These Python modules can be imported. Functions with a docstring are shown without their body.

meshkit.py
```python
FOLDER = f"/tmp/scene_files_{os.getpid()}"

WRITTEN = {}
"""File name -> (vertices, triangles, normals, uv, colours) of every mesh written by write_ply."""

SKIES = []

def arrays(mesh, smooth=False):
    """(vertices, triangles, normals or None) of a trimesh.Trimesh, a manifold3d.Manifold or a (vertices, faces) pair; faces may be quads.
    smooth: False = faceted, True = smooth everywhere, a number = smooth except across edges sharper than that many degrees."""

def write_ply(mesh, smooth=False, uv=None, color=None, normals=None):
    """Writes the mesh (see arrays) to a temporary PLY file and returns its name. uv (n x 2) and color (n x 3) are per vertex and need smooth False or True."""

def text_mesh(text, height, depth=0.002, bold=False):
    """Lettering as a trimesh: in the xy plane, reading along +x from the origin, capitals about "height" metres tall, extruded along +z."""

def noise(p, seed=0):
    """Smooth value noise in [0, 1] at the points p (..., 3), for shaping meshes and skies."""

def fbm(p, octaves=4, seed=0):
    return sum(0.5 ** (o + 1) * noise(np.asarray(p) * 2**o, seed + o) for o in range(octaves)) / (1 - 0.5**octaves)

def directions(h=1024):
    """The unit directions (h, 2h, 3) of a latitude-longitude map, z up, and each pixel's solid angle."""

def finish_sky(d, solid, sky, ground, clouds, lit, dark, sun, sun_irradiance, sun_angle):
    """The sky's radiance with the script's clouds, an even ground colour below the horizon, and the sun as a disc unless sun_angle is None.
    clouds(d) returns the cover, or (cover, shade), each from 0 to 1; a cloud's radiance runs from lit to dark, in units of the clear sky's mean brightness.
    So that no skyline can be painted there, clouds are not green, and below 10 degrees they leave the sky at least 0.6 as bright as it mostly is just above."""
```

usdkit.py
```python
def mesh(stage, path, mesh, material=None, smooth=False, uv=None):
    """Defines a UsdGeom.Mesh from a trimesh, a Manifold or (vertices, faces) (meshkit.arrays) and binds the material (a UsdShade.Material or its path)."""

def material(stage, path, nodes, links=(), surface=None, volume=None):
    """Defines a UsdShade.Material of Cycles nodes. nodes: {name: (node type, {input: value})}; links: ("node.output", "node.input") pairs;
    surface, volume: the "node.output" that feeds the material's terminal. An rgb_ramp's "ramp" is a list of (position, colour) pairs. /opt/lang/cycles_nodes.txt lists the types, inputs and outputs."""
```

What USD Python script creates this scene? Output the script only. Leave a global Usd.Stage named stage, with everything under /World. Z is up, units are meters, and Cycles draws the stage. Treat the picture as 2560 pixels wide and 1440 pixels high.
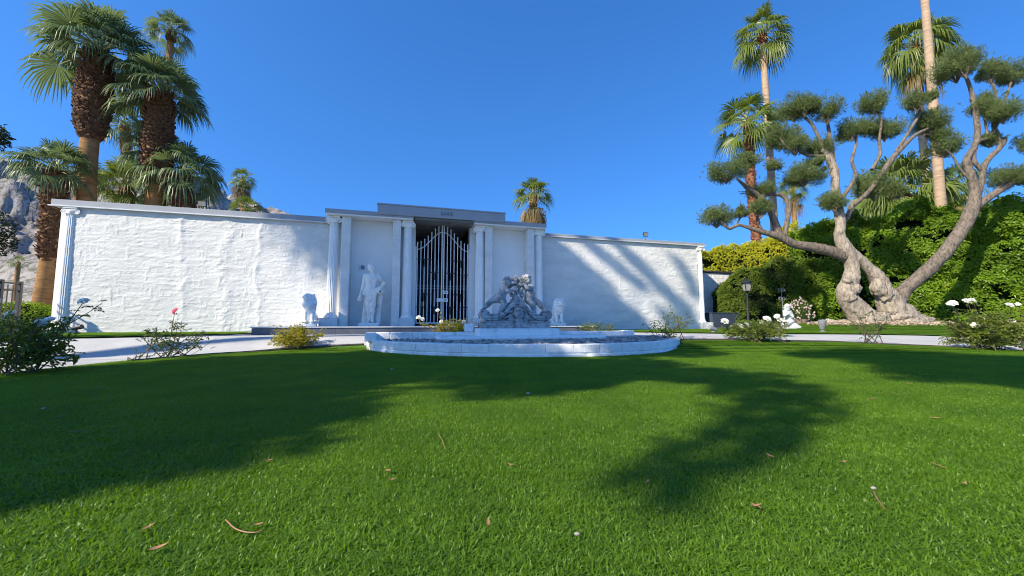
import math, random
import numpy as np, trimesh, usdkit, meshkit
from scipy.spatial import Delaunay
from scipy.ndimage import gaussian_filter
from shapely.geometry import Polygon, Point, LineString
import shapely
from pxr import Usd, UsdGeom, UsdLux, UsdShade, Gf, Sdf, Vt

stage = Usd.Stage.CreateInMemory()
UsdGeom.Xform.Define(stage, '/World')
UsdGeom.Scope.Define(stage, '/World/Looks')

# ------------------------------------------------------------------ camera, sky, sun, exposure
EYE = np.array([0, 0, .5]); PITCH = math.atan(.086); FPX = 1000.0          # focal length in pixels of a 2560 px wide picture
cam = UsdGeom.Camera.Define(stage, '/World/camera')
cam.CreateHorizontalApertureAttr(36.0); cam.CreateFocalLengthAttr(36.0 * FPX / 2560); cam.CreateFStopAttr(0.0)
cam.CreateExposureAttr(0.88)
cam.CreateClippingRangeAttr(Gf.Vec2f(.05, 20000))
cx = UsdGeom.Xformable(cam); cx.AddTranslateOp().Set(Gf.Vec3d(*map(float, EYE))); cx.AddRotateXOp().Set(90 + math.degrees(PITCH))

SUN_EL, SUN_AZ = math.radians(34), math.radians(49 + 180)                     # azimuth from +y towards +x of the direction TO the sun
TO_SUN = np.array([math.sin(SUN_AZ) * math.cos(SUN_EL), math.cos(SUN_AZ) * math.cos(SUN_EL), math.sin(SUN_EL)])
sky_mat = usdkit.material(stage, '/World/Looks/sky_air', {
    'tc': ('texture_coordinate', {}), 'sx': ('separate_xyz', {}), 'mz': ('math', {'math_type': 'multiply_add', 'value2': .82, 'value3': .24}), 'cx': ('combine_xyz', {}),
    's': ('sky_texture', {'sky_type': 'single_scattering', 'sun_disc': False, 'sun_elevation': SUN_EL, 'sun_rotation': math.atan2(TO_SUN[0], TO_SUN[1]),
                          'altitude': 150.0, 'air_density': 1.0, 'aerosol_density': 0.6, 'ozone_density': 2.0}),
    'h': ('hsv', {'saturation': 1.25, 'value': 1.0}), 'ti': ('mix', {'mix_type': 'multiply', 'fac': 1.0, 'color2': (.81, 1.19, 1.54)}), 'b': ('background_shader', {'strength': 0.108})},
    [('tc.generated', 'sx.vector'), ('sx.x', 'cx.x'), ('sx.y', 'cx.y'), ('sx.z', 'mz.value1'), ('mz.value', 'cx.z'), ('cx.vector', 's.vector'), ('s.color', 'h.color'), ('h.color', 'ti.color1'), ('ti.color', 'b.color')], surface='b.background')
dome = UsdLux.DomeLight.Define(stage, '/World/sky'); dome.CreateIntensityAttr(1.0)
UsdShade.MaterialBindingAPI.Apply(dome.GetPrim()).Bind(sky_mat)
dome.GetPrim().SetCustomDataByKey('kind', 'structure')
sun = UsdLux.DistantLight.Define(stage, '/World/sun'); sun.CreateNormalizeAttr(True); sun.CreateIntensityAttr(1.25); sun.CreateAngleAttr(.53)
sun.CreateColorAttr(Gf.Vec3f(1, .89, .70))
q = Gf.Rotation(Gf.Vec3d(0, 0, 1), Gf.Vec3d(*map(float, TO_SUN))).GetQuat()
UsdGeom.Xformable(sun).AddOrientOp().Set(Gf.Quatf(q))

# ------------------------------------------------------------------ points from the photograph's pixels
FW = np.array([0, math.cos(PITCH), math.sin(PITCH)]); UP = np.array([0, -math.sin(PITCH), math.cos(PITCH)])
def ray(px, py): return FW + np.array([1., 0, 0]) * ((px - 1280) / FPX) + UP * ((720 - py) / FPX)
def at(px, py, y):
    d = ray(px, py); return EYE + d * (y / d[1])
def onz(px, py, z):
    d = ray(px, py); return EYE + d * ((z - EYE[2]) / d[2])

# ------------------------------------------------------------------ the house's frame: s along the facade, h above its ground, d towards the lawn
GZ = .26
A = np.array([-11.165, 9.490, GZ]); U = np.array([.961494518, .274824109, 0]); N = np.array([U[1], -U[0], 0])
def H(s, h, d): return A + U * s + N * d + np.array([0, 0, h])
def fac(px, py, off=0):
    d = ray(px, py); P = A + N * off; q = EYE + d * (((P - EYE) @ N) / (d @ N)); r = q - A
    return float(r @ U), float(r[2])
def sm(x, a, b):
    t = np.clip((x - a) / (b - a), 0, 1); return t * t * (3 - 2 * t)
OLIVE = at(2215, 800, 12.0)
def g(X, Y):
    """ground height"""
    X = np.asarray(X, float); Y = np.asarray(Y, float)
    s = (X - A[0]) * U[0] + (Y - A[1]) * U[1]; d = (X - A[0]) * N[0] + (Y - A[1]) * N[1]
    t = np.clip((s - 8) / 8, 0, 1); r0 = 3.4 + 1.4 * t; r1 = 4.6 + 3.6 * t
    base = .25 * (1 - sm(d, r0, r1))
    m = .26 * np.exp(-(((X - OLIVE[0]) / 3.4) ** 2 + ((Y - OLIVE[1] - .5) / 1.7) ** 2) ** 1.3)
    return base + m
def hit(px, py, lo=.6, hi=40):
    d = ray(px, py); t = np.linspace(lo, hi, 4000); P = EYE + t[:, None] * d; below = P[:, 2] <= g(P[:, 0], P[:, 1])
    i = int(np.argmax(below)) if below.any() else len(t) - 1
    return P[i]

# ------------------------------------------------------------------ naming, parts, things
COUNT, LOC = {}, {}
def path_for(parent, name):
    k = parent + '/' + name
    n = COUNT.get(k, 0); COUNT[k] = n + 1
    return k if n == 0 else f'{k}_{n:03d}'
def data(prim, label=None, cat=None, group=None, kind=None):
    for k, v in (('label', label), ('category', cat), ('group', group), ('kind', kind)):
        if v: prim.SetCustomDataByKey(k, v)
def thing(name, label, cat, loc=(0, 0, 0), group=None):
    p = path_for('/World', name); x = UsdGeom.Xform.Define(stage, p); loc = np.array(loc, float)
    x.AddTranslateOp().Set(Gf.Vec3d(*map(float, loc))); LOC[p] = loc; data(x.GetPrim(), label, cat, group); return p
def obj(name, mesh, m, parent='/World', smooth=False, label=None, cat=None, group=None, kind=None):
    """one Mesh prim, given in world coordinates; a child is stored relative to its thing"""
    if not (isinstance(mesh, tuple)): mesh = meshkit.arrays(mesh)[:2]
    p = path_for(parent, name); v = np.asarray(mesh[0], float); o = LOC.get(parent, np.zeros(3))
    f = np.asarray(mesh[1], int)
    me = usdkit.mesh(stage, p, (v - o, f), M[m] if isinstance(m, str) else m, smooth=smooth); LOC[p] = o
    data(me.GetPrim(), label, cat, group, kind); return p
def cat(parts):
    vs, fs, n = [], [], 0
    for v, f in parts:
        f = np.asarray(f, int)
        if f.shape[1] == 4: f = np.vstack([f[:, [0, 1, 2]], f[:, [0, 2, 3]]])
        vs.append(np.asarray(v, float)); fs.append(f + n); n += len(v)
    return np.vstack(vs), np.vstack(fs)

# ------------------------------------------------------------------ shapes
BOXF = np.array([[0, 2, 3, 1], [4, 5, 7, 6], [0, 1, 5, 4], [2, 6, 7, 3], [0, 4, 6, 2], [1, 3, 7, 5]])
def box_axes(c, sx, sy, sz, ax=(1, 0, 0), ay=(0, 1, 0), az=(0, 0, 1), bev=0.0):
    """box with chamfered edges"""
    ax, ay, az = (np.asarray(a, float) for a in (ax, ay, az)); c = np.asarray(c, float)
    if bev <= 0:
        v = np.array([[i, j, k] for i in (-.5, .5) for j in (-.5, .5) for k in (-.5, .5)]) * [sx, sy, sz]
        v = c + v[:, :1] * ax + v[:, 1:2] * ay + v[:, 2:] * az
        f = np.array([[0, 1, 3, 2], [4, 6, 7, 5], [0, 4, 5, 1], [2, 3, 7, 6], [0, 2, 6, 4], [1, 5, 7, 3]])
        return v, np.vstack([f[:, [0, 1, 2]], f[:, [0, 2, 3]]])
    b = min(bev, .45 * min(sx, sy, sz)); hx, hy, hz = sx / 2, sy / 2, sz / 2; pts = []
    for i in (-1, 1):
        for j in (-1, 1):
            for k in (-1, 1):
                pts += [(i * hx, j * (hy - b), k * (hz - b)), (i * (hx - b), j * hy, k * (hz - b)), (i * (hx - b), j * (hy - b), k * hz)]
    m = trimesh.convex.convex_hull(np.array(pts)); v = np.array(m.vertices)
    return c + v[:, :1] * ax + v[:, 1:2] * ay + v[:, 2:] * az, np.array(m.faces)
def hbox(s0, s1, h0, h1, d0, d1, bev=0.0):
    return box_axes(H((s0 + s1) / 2, (h0 + h1) / 2, (d0 + d1) / 2), s1 - s0, d1 - d0, h1 - h0, U, -N, (0, 0, 1), bev)
def frames(p):
    t = np.gradient(p, axis=0); t /= np.linalg.norm(t, axis=1, keepdims=True) + 1e-12
    a = np.empty_like(t); ref = np.array([0, 0, 1.]) if abs(t[0][2]) < .9 else np.array([1., 0, 0])
    for i in range(len(t)):
        x = np.cross(t[i], ref); x /= np.linalg.norm(x) + 1e-12; a[i] = x; ref = np.cross(x, t[i])
    return t, a, np.cross(t, a)
def tube(p, r, sides=8, caps=True):
    p = np.asarray(p, float); r = np.broadcast_to(r, (len(p),)); t, a, b = frames(p); an = np.arange(sides) * 2 * np.pi / sides
    v = (p[:, None] + r[:, None, None] * (np.cos(an)[None, :, None] * a[:, None] + np.sin(an)[None, :, None] * b[:, None])).reshape(-1, 3)
    i, j = np.meshgrid(np.arange(len(p) - 1), np.arange(sides), indexing='ij'); k = (j + 1) % sides
    f = np.stack([i * sides + j, i * sides + k, (i + 1) * sides + k, (i + 1) * sides + j], -1).reshape(-1, 4)
    f = np.vstack([f[:, [0, 2, 1]], f[:, [0, 3, 2]]])
    if caps:
        n = len(v); v = np.vstack([v, p[0], p[-1]]); jj = np.arange(sides); kk = (jj + 1) % sides; e = (len(p) - 1) * sides
        f = np.vstack([f, np.stack([np.full(sides, n), jj, kk], 1), np.stack([np.full(sides, n + 1), e + kk, e + jj], 1)])
    return v, f
def lathe(prof, c=(0, 0, 0), sides=24, flute=0, depth=0.0):
    """prof: (r, z) rows"""
    prof = np.asarray(prof, float); an = np.arange(sides) * 2 * np.pi / sides
    mod = 1 - depth * np.abs(np.sin(an * flute / 2)) if flute else np.ones(sides)
    v = np.stack([prof[:, :1] * np.cos(an) * mod, prof[:, :1] * np.sin(an) * mod, np.repeat(prof[:, 1:], sides, 1)], -1).reshape(-1, 3) + np.asarray(c, float)
    n = len(prof); i, j = np.meshgrid(np.arange(n - 1), np.arange(sides), indexing='ij'); k = (j + 1) % sides
    f = np.stack([i * sides + j, i * sides + k, (i + 1) * sides + k, (i + 1) * sides + j], -1).reshape(-1, 4)
    return v, np.vstack([f[:, [0, 1, 2]], f[:, [0, 2, 3]]])
def spline(p, n):
    p = np.asarray(p, float)
    if len(p) == 2: return p[0] + (p[1] - p[0]) * np.linspace(0, 1, n)[:, None]
    k = len(p); P = np.vstack([2 * p[0] - p[1], p, 2 * p[-1] - p[-2]]); u = np.linspace(0, k - 1, n); i = np.minimum(u.astype(int), k - 2); t = (u - i)[:, None]
    a, b, c, d = P[i], P[i + 1], P[i + 2], P[i + 3]
    return .5 * (2 * b + (c - a) * t + (2 * a - 5 * b + 4 * c - d) * t ** 2 + (3 * b - a - 3 * c + d) * t ** 3)
def blobball(c, r, rng, sub=2, amp=.2, fr=2.5, squash=(1, 1, 1)):
    m = trimesh.creation.icosphere(sub, 1.0); v = np.array(m.vertices); o = rng.random(3) * 50
    v = v * (1 + amp * (meshkit.fbm(v * fr + o, 3)[:, None] - .5) * 2)
    return v * r * np.asarray(squash) + np.asarray(c), np.array(m.faces)
def leaves(P, D, Nn, L, W, fold=.25):
    """diamond leaves at P along D, facing Nn; L and W arrays"""
    P, D, Nn = (np.asarray(x, float) for x in (P, D, Nn)); n = len(P)
    D = D / (np.linalg.norm(D, axis=1, keepdims=True) + 1e-9); S = np.cross(D, Nn); S /= np.linalg.norm(S, axis=1, keepdims=True) + 1e-9
    Z = np.cross(S, D); L = np.broadcast_to(L, (n,))[:, None]; W = np.broadcast_to(W, (n,))[:, None]
    v = np.stack([P, P + D * L * .45 + S * W * .5 + Z * W * fold, P + D * L - Z * W * .3, P + D * L * .45 - S * W * .5 + Z * W * fold], 1).reshape(-1, 3)
    b = np.arange(n)[:, None] * 4
    return v, np.vstack([b + [0, 1, 2], b + [0, 2, 3]])
def unit(rng, n):
    v = rng.normal(size=(n, 3)); return v / np.linalg.norm(v, axis=1, keepdims=True)
def drape(poly, dz, step=.35, extra=None):
    """a sheet over the ground inside a polygon"""
    poly = poly.buffer(0); poly = poly if poly.geom_type == 'Polygon' else max(poly.geoms, key=lambda q: q.area)
    ps = shapely.segmentize(poly, step); pts = [np.array(ps.exterior.coords)[:-1]] + [np.array(i.coords)[:-1] for i in ps.interiors]
    x0, y0, x1, y1 = poly.bounds; gx, gy = np.meshgrid(np.arange(x0, x1, step), np.arange(y0, y1, step)); c = np.stack([gx.ravel(), gy.ravel()], 1)
    inner = poly.buffer(-step * .4); c = c[shapely.contains_xy(inner, c[:, 0], c[:, 1])] if not inner.is_empty else c[:0]
    P = np.vstack(pts + [c]); P = np.unique(np.round(P, 5), axis=0); t = Delaunay(P).simplices; cc = P[t].mean(1)
    t = t[shapely.contains_xy(poly, cc[:, 0], cc[:, 1])]
    a, b, d = P[t[:, 0]], P[t[:, 1]], P[t[:, 2]]; cr = (b - a)[:, 0] * (d - a)[:, 1] - (b - a)[:, 1] * (d - a)[:, 0]
    t = t[np.abs(cr) > 1e-7]; cr = cr[np.abs(cr) > 1e-7]; t[cr < 0] = t[cr < 0][:, ::-1]
    return np.column_stack([P, g(P[:, 0], P[:, 1]) + dz]), t

# ------------------------------------------------------------------ carved stone: smooth unions of round cones and ellipsoids, meshed by surface nets
def surface_nets(F, o, h):
    s = F < 0; n = np.array(F.shape) - 1
    corners = [(i, j, k) for i in (0, 1) for j in (0, 1) for k in (0, 1)]
    sl = lambda c: tuple(slice(c[a], c[a] + n[a]) for a in range(3))
    V = np.stack([F[sl(c)] for c in corners]); S = V < 0; act = S.any(0) & ~S.all(0)
    idx = np.full(act.shape, -1); idx[act] = np.arange(act.sum()); ijk = np.argwhere(act).astype(float); V = V[:, act]
    acc = np.zeros((len(ijk), 3)); cnt = np.zeros(len(ijk))
    for a in range(8):
        for b in range(a + 1, 8):
            ca, cb = np.array(corners[a]), np.array(corners[b])
            if np.abs(ca - cb).sum() != 1: continue
            m = (V[a] < 0) != (V[b] < 0); t = V[a][m] / (V[a][m] - V[b][m]); acc[m] += ca + t[:, None] * (cb - ca); cnt[m] += 1
    verts = o + h * (ijk + acc / cnt[:, None]); faces = []
    for ax in range(3):
        e0 = [slice(1, -1)] * 3; e0[ax] = slice(0, -1); e1 = [slice(1, -1)] * 3; e1[ax] = slice(1, None)
        a, b = s[tuple(e0)], s[tuple(e1)]; ch = np.argwhere(a != b)
        if not len(ch): continue
        base = ch + 1; base[:, ax] -= 1; inside = a[tuple(ch.T)]; u, w = [x for x in range(3) if x != ax]
        def cell(du, dw):
            c = base.copy(); c[:, u] -= du; c[:, w] -= dw; return idx[tuple(c.T)]
        qd = np.stack([cell(1, 1), cell(0, 1), cell(0, 0), cell(1, 0)], 1); flip = inside if ax != 1 else ~inside
        qd[~flip] = qd[~flip][:, ::-1]; faces.append(qd)
    f = np.vstack(faces); f = f[(f >= 0).all(1)]
    return verts, np.vstack([f[:, [0, 1, 2]], f[:, [0, 2, 3]]])
def carve(prims, h, k=.03, rough=None):
    """prims: ('c', a, b, ra, rb) cone, ('e', centre, radii) ellipsoid, ('-e', centre, radii) cut; a trailing number overrides k"""
    lo = np.full(3, 1e9); hi = -lo
    for p in prims:
        if p[0] == 'c':
            for q, r in ((p[1], p[3]), (p[2], p[4])): lo = np.minimum(lo, np.array(q) - r); hi = np.maximum(hi, np.array(q) + r)
        elif p[0] == 'e': lo = np.minimum(lo, np.array(p[1]) - max(p[2])); hi = np.maximum(hi, np.array(p[1]) + max(p[2]))
    lo -= 4 * h; hi += 4 * h; n = np.ceil((hi - lo) / h).astype(int) + 1; ax_ = [(lo[i] + h * np.arange(n[i])).astype(np.float32) for i in range(3)]
    F = np.full(tuple(n), 9.0, np.float32)
    for p in prims:
        kk = p[-1] if (p[0] == 'c' and len(p) > 5) or (p[0] != 'c' and len(p) > 3) else k; pad = kk + 4 * h
        if p[0] == 'c': b0 = np.minimum(np.array(p[1]) - p[3], np.array(p[2]) - p[4]); b1 = np.maximum(np.array(p[1]) + p[3], np.array(p[2]) + p[4])
        else: b0 = np.array(p[1]) - np.array(p[2]); b1 = np.array(p[1]) + np.array(p[2])
        i0 = np.clip(np.floor((b0 - pad - lo) / h).astype(int), 0, n - 1); i1 = np.clip(np.ceil((b1 + pad - lo) / h).astype(int) + 1, 1, n); w = tuple(slice(a, b) for a, b in zip(i0, i1))
        gx_, gy_, gz_ = ax_[0][w[0]][:, None, None], ax_[1][w[1]][None, :, None], ax_[2][w[2]][None, None]; Fw = F[w]
        if p[0] == 'c':
            a, b = np.array(p[1], np.float32), np.array(p[2], np.float32); ab = b - a; X_, Y_, Z_ = gx_ - a[0], gy_ - a[1], gz_ - a[2]; t = np.clip((X_ * ab[0] + Y_ * ab[1] + Z_ * ab[2]) / max(float(ab @ ab), 1e-9), 0, 1)
            d = np.sqrt((X_ - t * ab[0]) ** 2 + (Y_ - t * ab[1]) ** 2 + (Z_ - t * ab[2]) ** 2) - (p[3] + (p[4] - p[3]) * t)
        else:
            r = np.array(p[2], np.float32); c = p[1]; X_, Y_, Z_ = (gx_ - c[0]) / r[0], (gy_ - c[1]) / r[1], (gz_ - c[2]) / r[2]; k0 = np.sqrt(X_ ** 2 + Y_ ** 2 + Z_ ** 2); k1 = np.sqrt((X_ / r[0]) ** 2 + (Y_ / r[1]) ** 2 + (Z_ / r[2]) ** 2) + 1e-9
            d = k0 * (k0 - 1) / k1
        if p[0] == '-e':
            hh = np.clip(kk - np.abs(Fw + d), 0, None) / kk; F[w] = np.maximum(Fw, -d) + hh * hh * kk * .25
        else:
            hh = np.clip(kk - np.abs(Fw - d), 0, None) / kk; F[w] = np.minimum(Fw, d) - hh * hh * kk * .25
    if rough is not None:
        near = np.argwhere(np.abs(F) < 4 * h); F[tuple(near.T)] += rough(lo + h * near).astype(np.float32)
    return surface_nets(F, lo, h)
def place(mesh, o, ax, ay, sc=1.0):
    """local x, y, z -> world at o with axes ax, ay and up"""
    v = np.asarray(mesh[0]) * sc; return np.asarray(o) + v[:, :1] * np.asarray(ax) + v[:, 1:2] * np.asarray(ay) + v[:, 2:] * np.array([0, 0, 1.]), mesh[1]

# ------------------------------------------------------------------ materials
M = {}
def mat(name, c1, c2=None, scale=6.0, rough=.6, spec=.3, bump=0.0, bscale=40.0, stretch=(1, 1, 1), detail=4.0, lo=.35, hi=.65, metallic=0.0, bdist=.01, coat=0.0):
    c2 = c2 or tuple(.75 * x for x in c1)
    nodes = {'g': ('geometry', {}), 'm': ('mapping', {'scale': stretch}), 'n': ('noise_texture', {'scale': scale, 'detail': detail, 'roughness': .6}),
             'r': ('rgb_ramp', {'ramp': [(0, c2), (lo, c2), (hi, c1), (1, c1)]}),
             'p': ('principled_bsdf', {'roughness': rough, 'specular_ior_level': spec, 'metallic': metallic, 'coat_weight': coat})}
    links = [('g.position', 'm.vector'), ('m.vector', 'n.vector'), ('n.fac', 'r.fac'), ('r.color', 'p.base_color')]
    if bump:
        nodes['n2'] = ('noise_texture', {'scale': bscale, 'detail': 6.0, 'roughness': .65}); nodes['b'] = ('bump', {'strength': bump, 'distance': bdist})
        links += [('m.vector', 'n2.vector'), ('n2.fac', 'b.height'), ('b.normal', 'p.normal')]
    M[name] = usdkit.material(stage, '/World/Looks/' + name, nodes, links, surface='p.BSDF')
def leafmat(name, stops, trans=.3, rough=.45, spec=.35, nscale=.8, mixn=.5, tcol=None):
    """leaf colours vary leaf by leaf and in soft patches"""
    nodes = {'g': ('geometry', {}), 'n': ('noise_texture', {'scale': nscale, 'detail': 3.0}), 'mx': ('mix_float', {'fac': mixn}),
             'r': ('rgb_ramp', {'ramp': stops}), 'p': ('principled_bsdf', {'roughness': rough, 'specular_ior_level': spec}),
             'h': ('hsv', {'hue': .485, 'saturation': 1.1, 'value': 1.5}), 't': ('translucent_bsdf', {}), 'x': ('mix_closure', {'fac': trans})}
    links = [('g.position', 'n.vector'), ('g.random_per_island', 'mx.a'), ('n.fac', 'mx.b'), ('mx.result', 'r.fac'), ('r.color', 'p.base_color'), ('r.color', 'h.color'),
             ('h.color', 't.color'), ('p.BSDF', 'x.closure1'), ('t.BSDF', 'x.closure2')]
    M[name] = usdkit.material(stage, '/World/Looks/' + name, nodes, links, surface='x.closure')
mat('white_stucco', (.72, .72, .695), (.62, .62, .60), 1.6, .88, .12, .7, 32, (1, 1, 2.4), bdist=.022)
mat('smooth_stucco', (.78, .78, .76), (.71, .71, .69), 1.1, .85, .15, .35, 70, bdist=.006)
mat('white_paint', (.80, .80, .78), (.72, .72, .69), 5, .55, .35, .12, 60)
mat('aged_white_paint', (.78, .77, .73), (.45, .40, .33), 9, .6, .3, .3, 40, lo=.28, hi=.42)
mat('white_masonry', (.76, .76, .75), (.60, .60, .58), 7, .8, .2, .6, 35, bdist=.012, lo=.3, hi=.5)
mat('cast_stone', (.74, .72, .67), (.60, .57, .51), 6, .75, .2, .35, 60, lo=.3, hi=.5)
mat('weathered_stone', (.48, .49, .49), (.34, .35, .35), 6, .8, .2, .35, 60, lo=.3, hi=.5)
mat('silver_stone', (.36, .365, .37), (.15, .15, .15), 11, .42, .5, .3, 50, lo=.34, hi=.56, coat=.12)
mat('fascia_paint', (.30, .32, .355), (.27, .29, .32), 3, .5, .4, .1, 30)
mat('edge_metal', (.60, .62, .64), (.5, .52, .54), 6, .4, .5)
mat('grey_tile', (.40, .42, .45), (.34, .36, .39), 5, .45, .4, .1, 40)
mat('slate_tile', (.085, .10, .13), (.065, .075, .10), 6, .5, .4, .15, 40)
M['concrete'] = usdkit.material(stage, '/World/Looks/concrete', {
    'g': ('geometry', {}), 'n': ('noise_texture', {'scale': 1.1, 'detail': 8.0, 'roughness': .68}), 'm': ('mapping', {'rotation': (0, 0, -.278)}),
    'r': ('rgb_ramp', {'ramp': [(0, (.29, .29, .285)), (.38, (.36, .36, .36)), (.6, (.44, .44, .435)), (1, (.48, .48, .47))]}),
    'k': ('brick_texture', {'color1': (1, 1, 1), 'color2': (.93, .93, .93), 'mortar': (.38, .37, .36), 'scale': 1.0, 'mortar_size': .010, 'mortar_smooth': .1, 'brick_width': 3.2, 'row_height': 2.4, 'offset': 0.0}),
    'x': ('mix', {'mix_type': 'multiply', 'fac': 1.0}), 'n2': ('noise_texture', {'scale': 140.0, 'detail': 4.0}), 'b': ('bump', {'strength': .3, 'distance': .004}), 'p': ('principled_bsdf', {'roughness': .85, 'specular_ior_level': .2})},
    [('g.position', 'n.vector'), ('g.position', 'n2.vector'), ('g.position', 'm.vector'), ('m.vector', 'k.vector'), ('n.fac', 'r.fac'), ('r.color', 'x.color1'), ('k.color', 'x.color2'), ('x.color', 'p.base_color'), ('n2.fac', 'b.height'), ('b.normal', 'p.normal')], surface='p.BSDF')
mat('soil', (.20, .15, .10), (.12, .09, .06), 5, .9, .1, .5, 30)
mat('desert_soil', (.30, .25, .19), (.20, .17, .12), .2, .95, .1, .5, 4, bdist=.05)
mat('turf_backing', (.085, .17, .022), (.05, .11, .016), 20, .9, .1)
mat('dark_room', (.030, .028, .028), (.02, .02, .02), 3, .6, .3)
mat('porch_paint', (.22, .225, .22), (.13, .135, .13), 3, .7, .2)
mat('gate_paint', (.72, .72, .72), (.62, .62, .62), 20, .4, .5)
mat('black_iron', (.018, .018, .02), (.012, .012, .013), 20, .45, .5)
mat('brown_iron', (.06, .05, .045), (.04, .035, .03), 20, .5, .4)
mat('grey_metal', (.22, .23, .24), (.16, .165, .17), 10, .5, .4)
mat('number_paint', (.17, .185, .22), (.15, .165, .2), 5, .5, .3)
mat('navy_panel', (.045, .06, .09), (.035, .045, .07), 2, .6, .35)
mat('lamp_glass', (.30, .29, .26), (.24, .23, .20), 12, .15, .6)
mat('dark_glass', (.015, .016, .018), (.012, .012, .014), 5, .25, .25)
mat('pebble_pale', (.40, .37, .33), (.26, .235, .21), 20, .6, .3)
mat('lawn_stone', (.30, .28, .24), (.2, .19, .16), 20, .7, .2)
mat('pebble_dark', (.20, .19, .185), (.10, .095, .10), 20, .6, .3)
mat('terracotta', (.42, .28, .22), (.34, .22, .17), 8, .8, .2)
mat('olive_bark', (.225, .185, .15), (.07, .058, .048), 17, .92, .1, 1.0, 30, (1, 1, .35), bdist=.06, lo=.30, hi=.62)
mat('olive_trunk_bark', (.37, .315, .255), (.12, .10, .08), 15, .92, .1, 1.0, 26, (1, 1, .35), bdist=.07, lo=.28, hi=.56)
mat('palm_bark', (.31, .175, .075), (.15, .08, .035), 3, .9, .15, .6, 10, (1, 1, 6), bdist=.02, lo=.3, hi=.7)
mat('pale_palm_bark', (.40, .30, .21), (.24, .17, .11), 3, .9, .15, .6, 10, (1, 1, 6), bdist=.02, lo=.3, hi=.7)
mat('red_palm_bark', (.27, .12, .07), (.16, .07, .045), 3, .9, .15, .6, 10, (1, 1, 6), bdist=.02, lo=.3, hi=.7)
mat('cane', (.13, .085, .06), (.07, .06, .03), 30, .7, .3)
mat('petiole', (.26, .27, .10), (.18, .20, .07), 8, .5, .4)
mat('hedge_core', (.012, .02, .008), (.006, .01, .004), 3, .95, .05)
leafmat('palm_boot', [(0, (.07, .035, .02)), (.5, (.20, .115, .06)), (.8, (.36, .24, .14)), (1, (.58, .45, .30))], 0.02, .8, .15, 1.5, .2)
leafmat('palm_boot_red', [(0, (.12, .045, .025)), (.5, (.26, .11, .06)), (1, (.45, .27, .15))], 0.02, .8, .15, 1.5, .25)
leafmat('palm_leaf', [(0, (.075, .12, .045)), (.4, (.18, .24, .10)), (.75, (.32, .37, .20)), (1, (.58, .58, .42))], .36, .40, .4, .5, .3)
leafmat('palm_leaf_sunny', [(0, (.08, .125, .02)), (.4, (.20, .25, .05)), (.75, (.36, .37, .10)), (1, (.52, .46, .22))], .36, .40, .4, .5, .3)
leafmat('palm_leaf_dry', [(0, (.13, .09, .035)), (.5, (.26, .21, .08)), (1, (.42, .35, .19))], .15, .6, .3, .8, .3)
leafmat('olive_leaf', [(0, (.08, .115, .035)), (.4, (.18, .23, .08)), (.75, (.31, .35, .16)), (1, (.50, .50, .30))], .30, .5, .25, 1.5, .3)
leafmat('hedge_leaf', [(0, (.05, .11, .010)), (.35, (.18, .29, .022)), (.7, (.40, .46, .04)), (1, (.66, .56, .09))], .42, .4, .4, .9, .55)
leafmat('yellow_hedge_leaf', [(0, (.24, .28, .02)), (.35, (.55, .54, .05)), (.75, (.80, .68, .10)), (1, (.82, .58, .20))], .45, .45, .3, .6, .4)
leafmat('vine_leaf', [(0, (.06, .11, .012)), (.45, (.20, .27, .028)), (.85, (.44, .42, .06)), (1, (.52, .28, .08))], .40, .45, .4, .8, .4)
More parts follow.
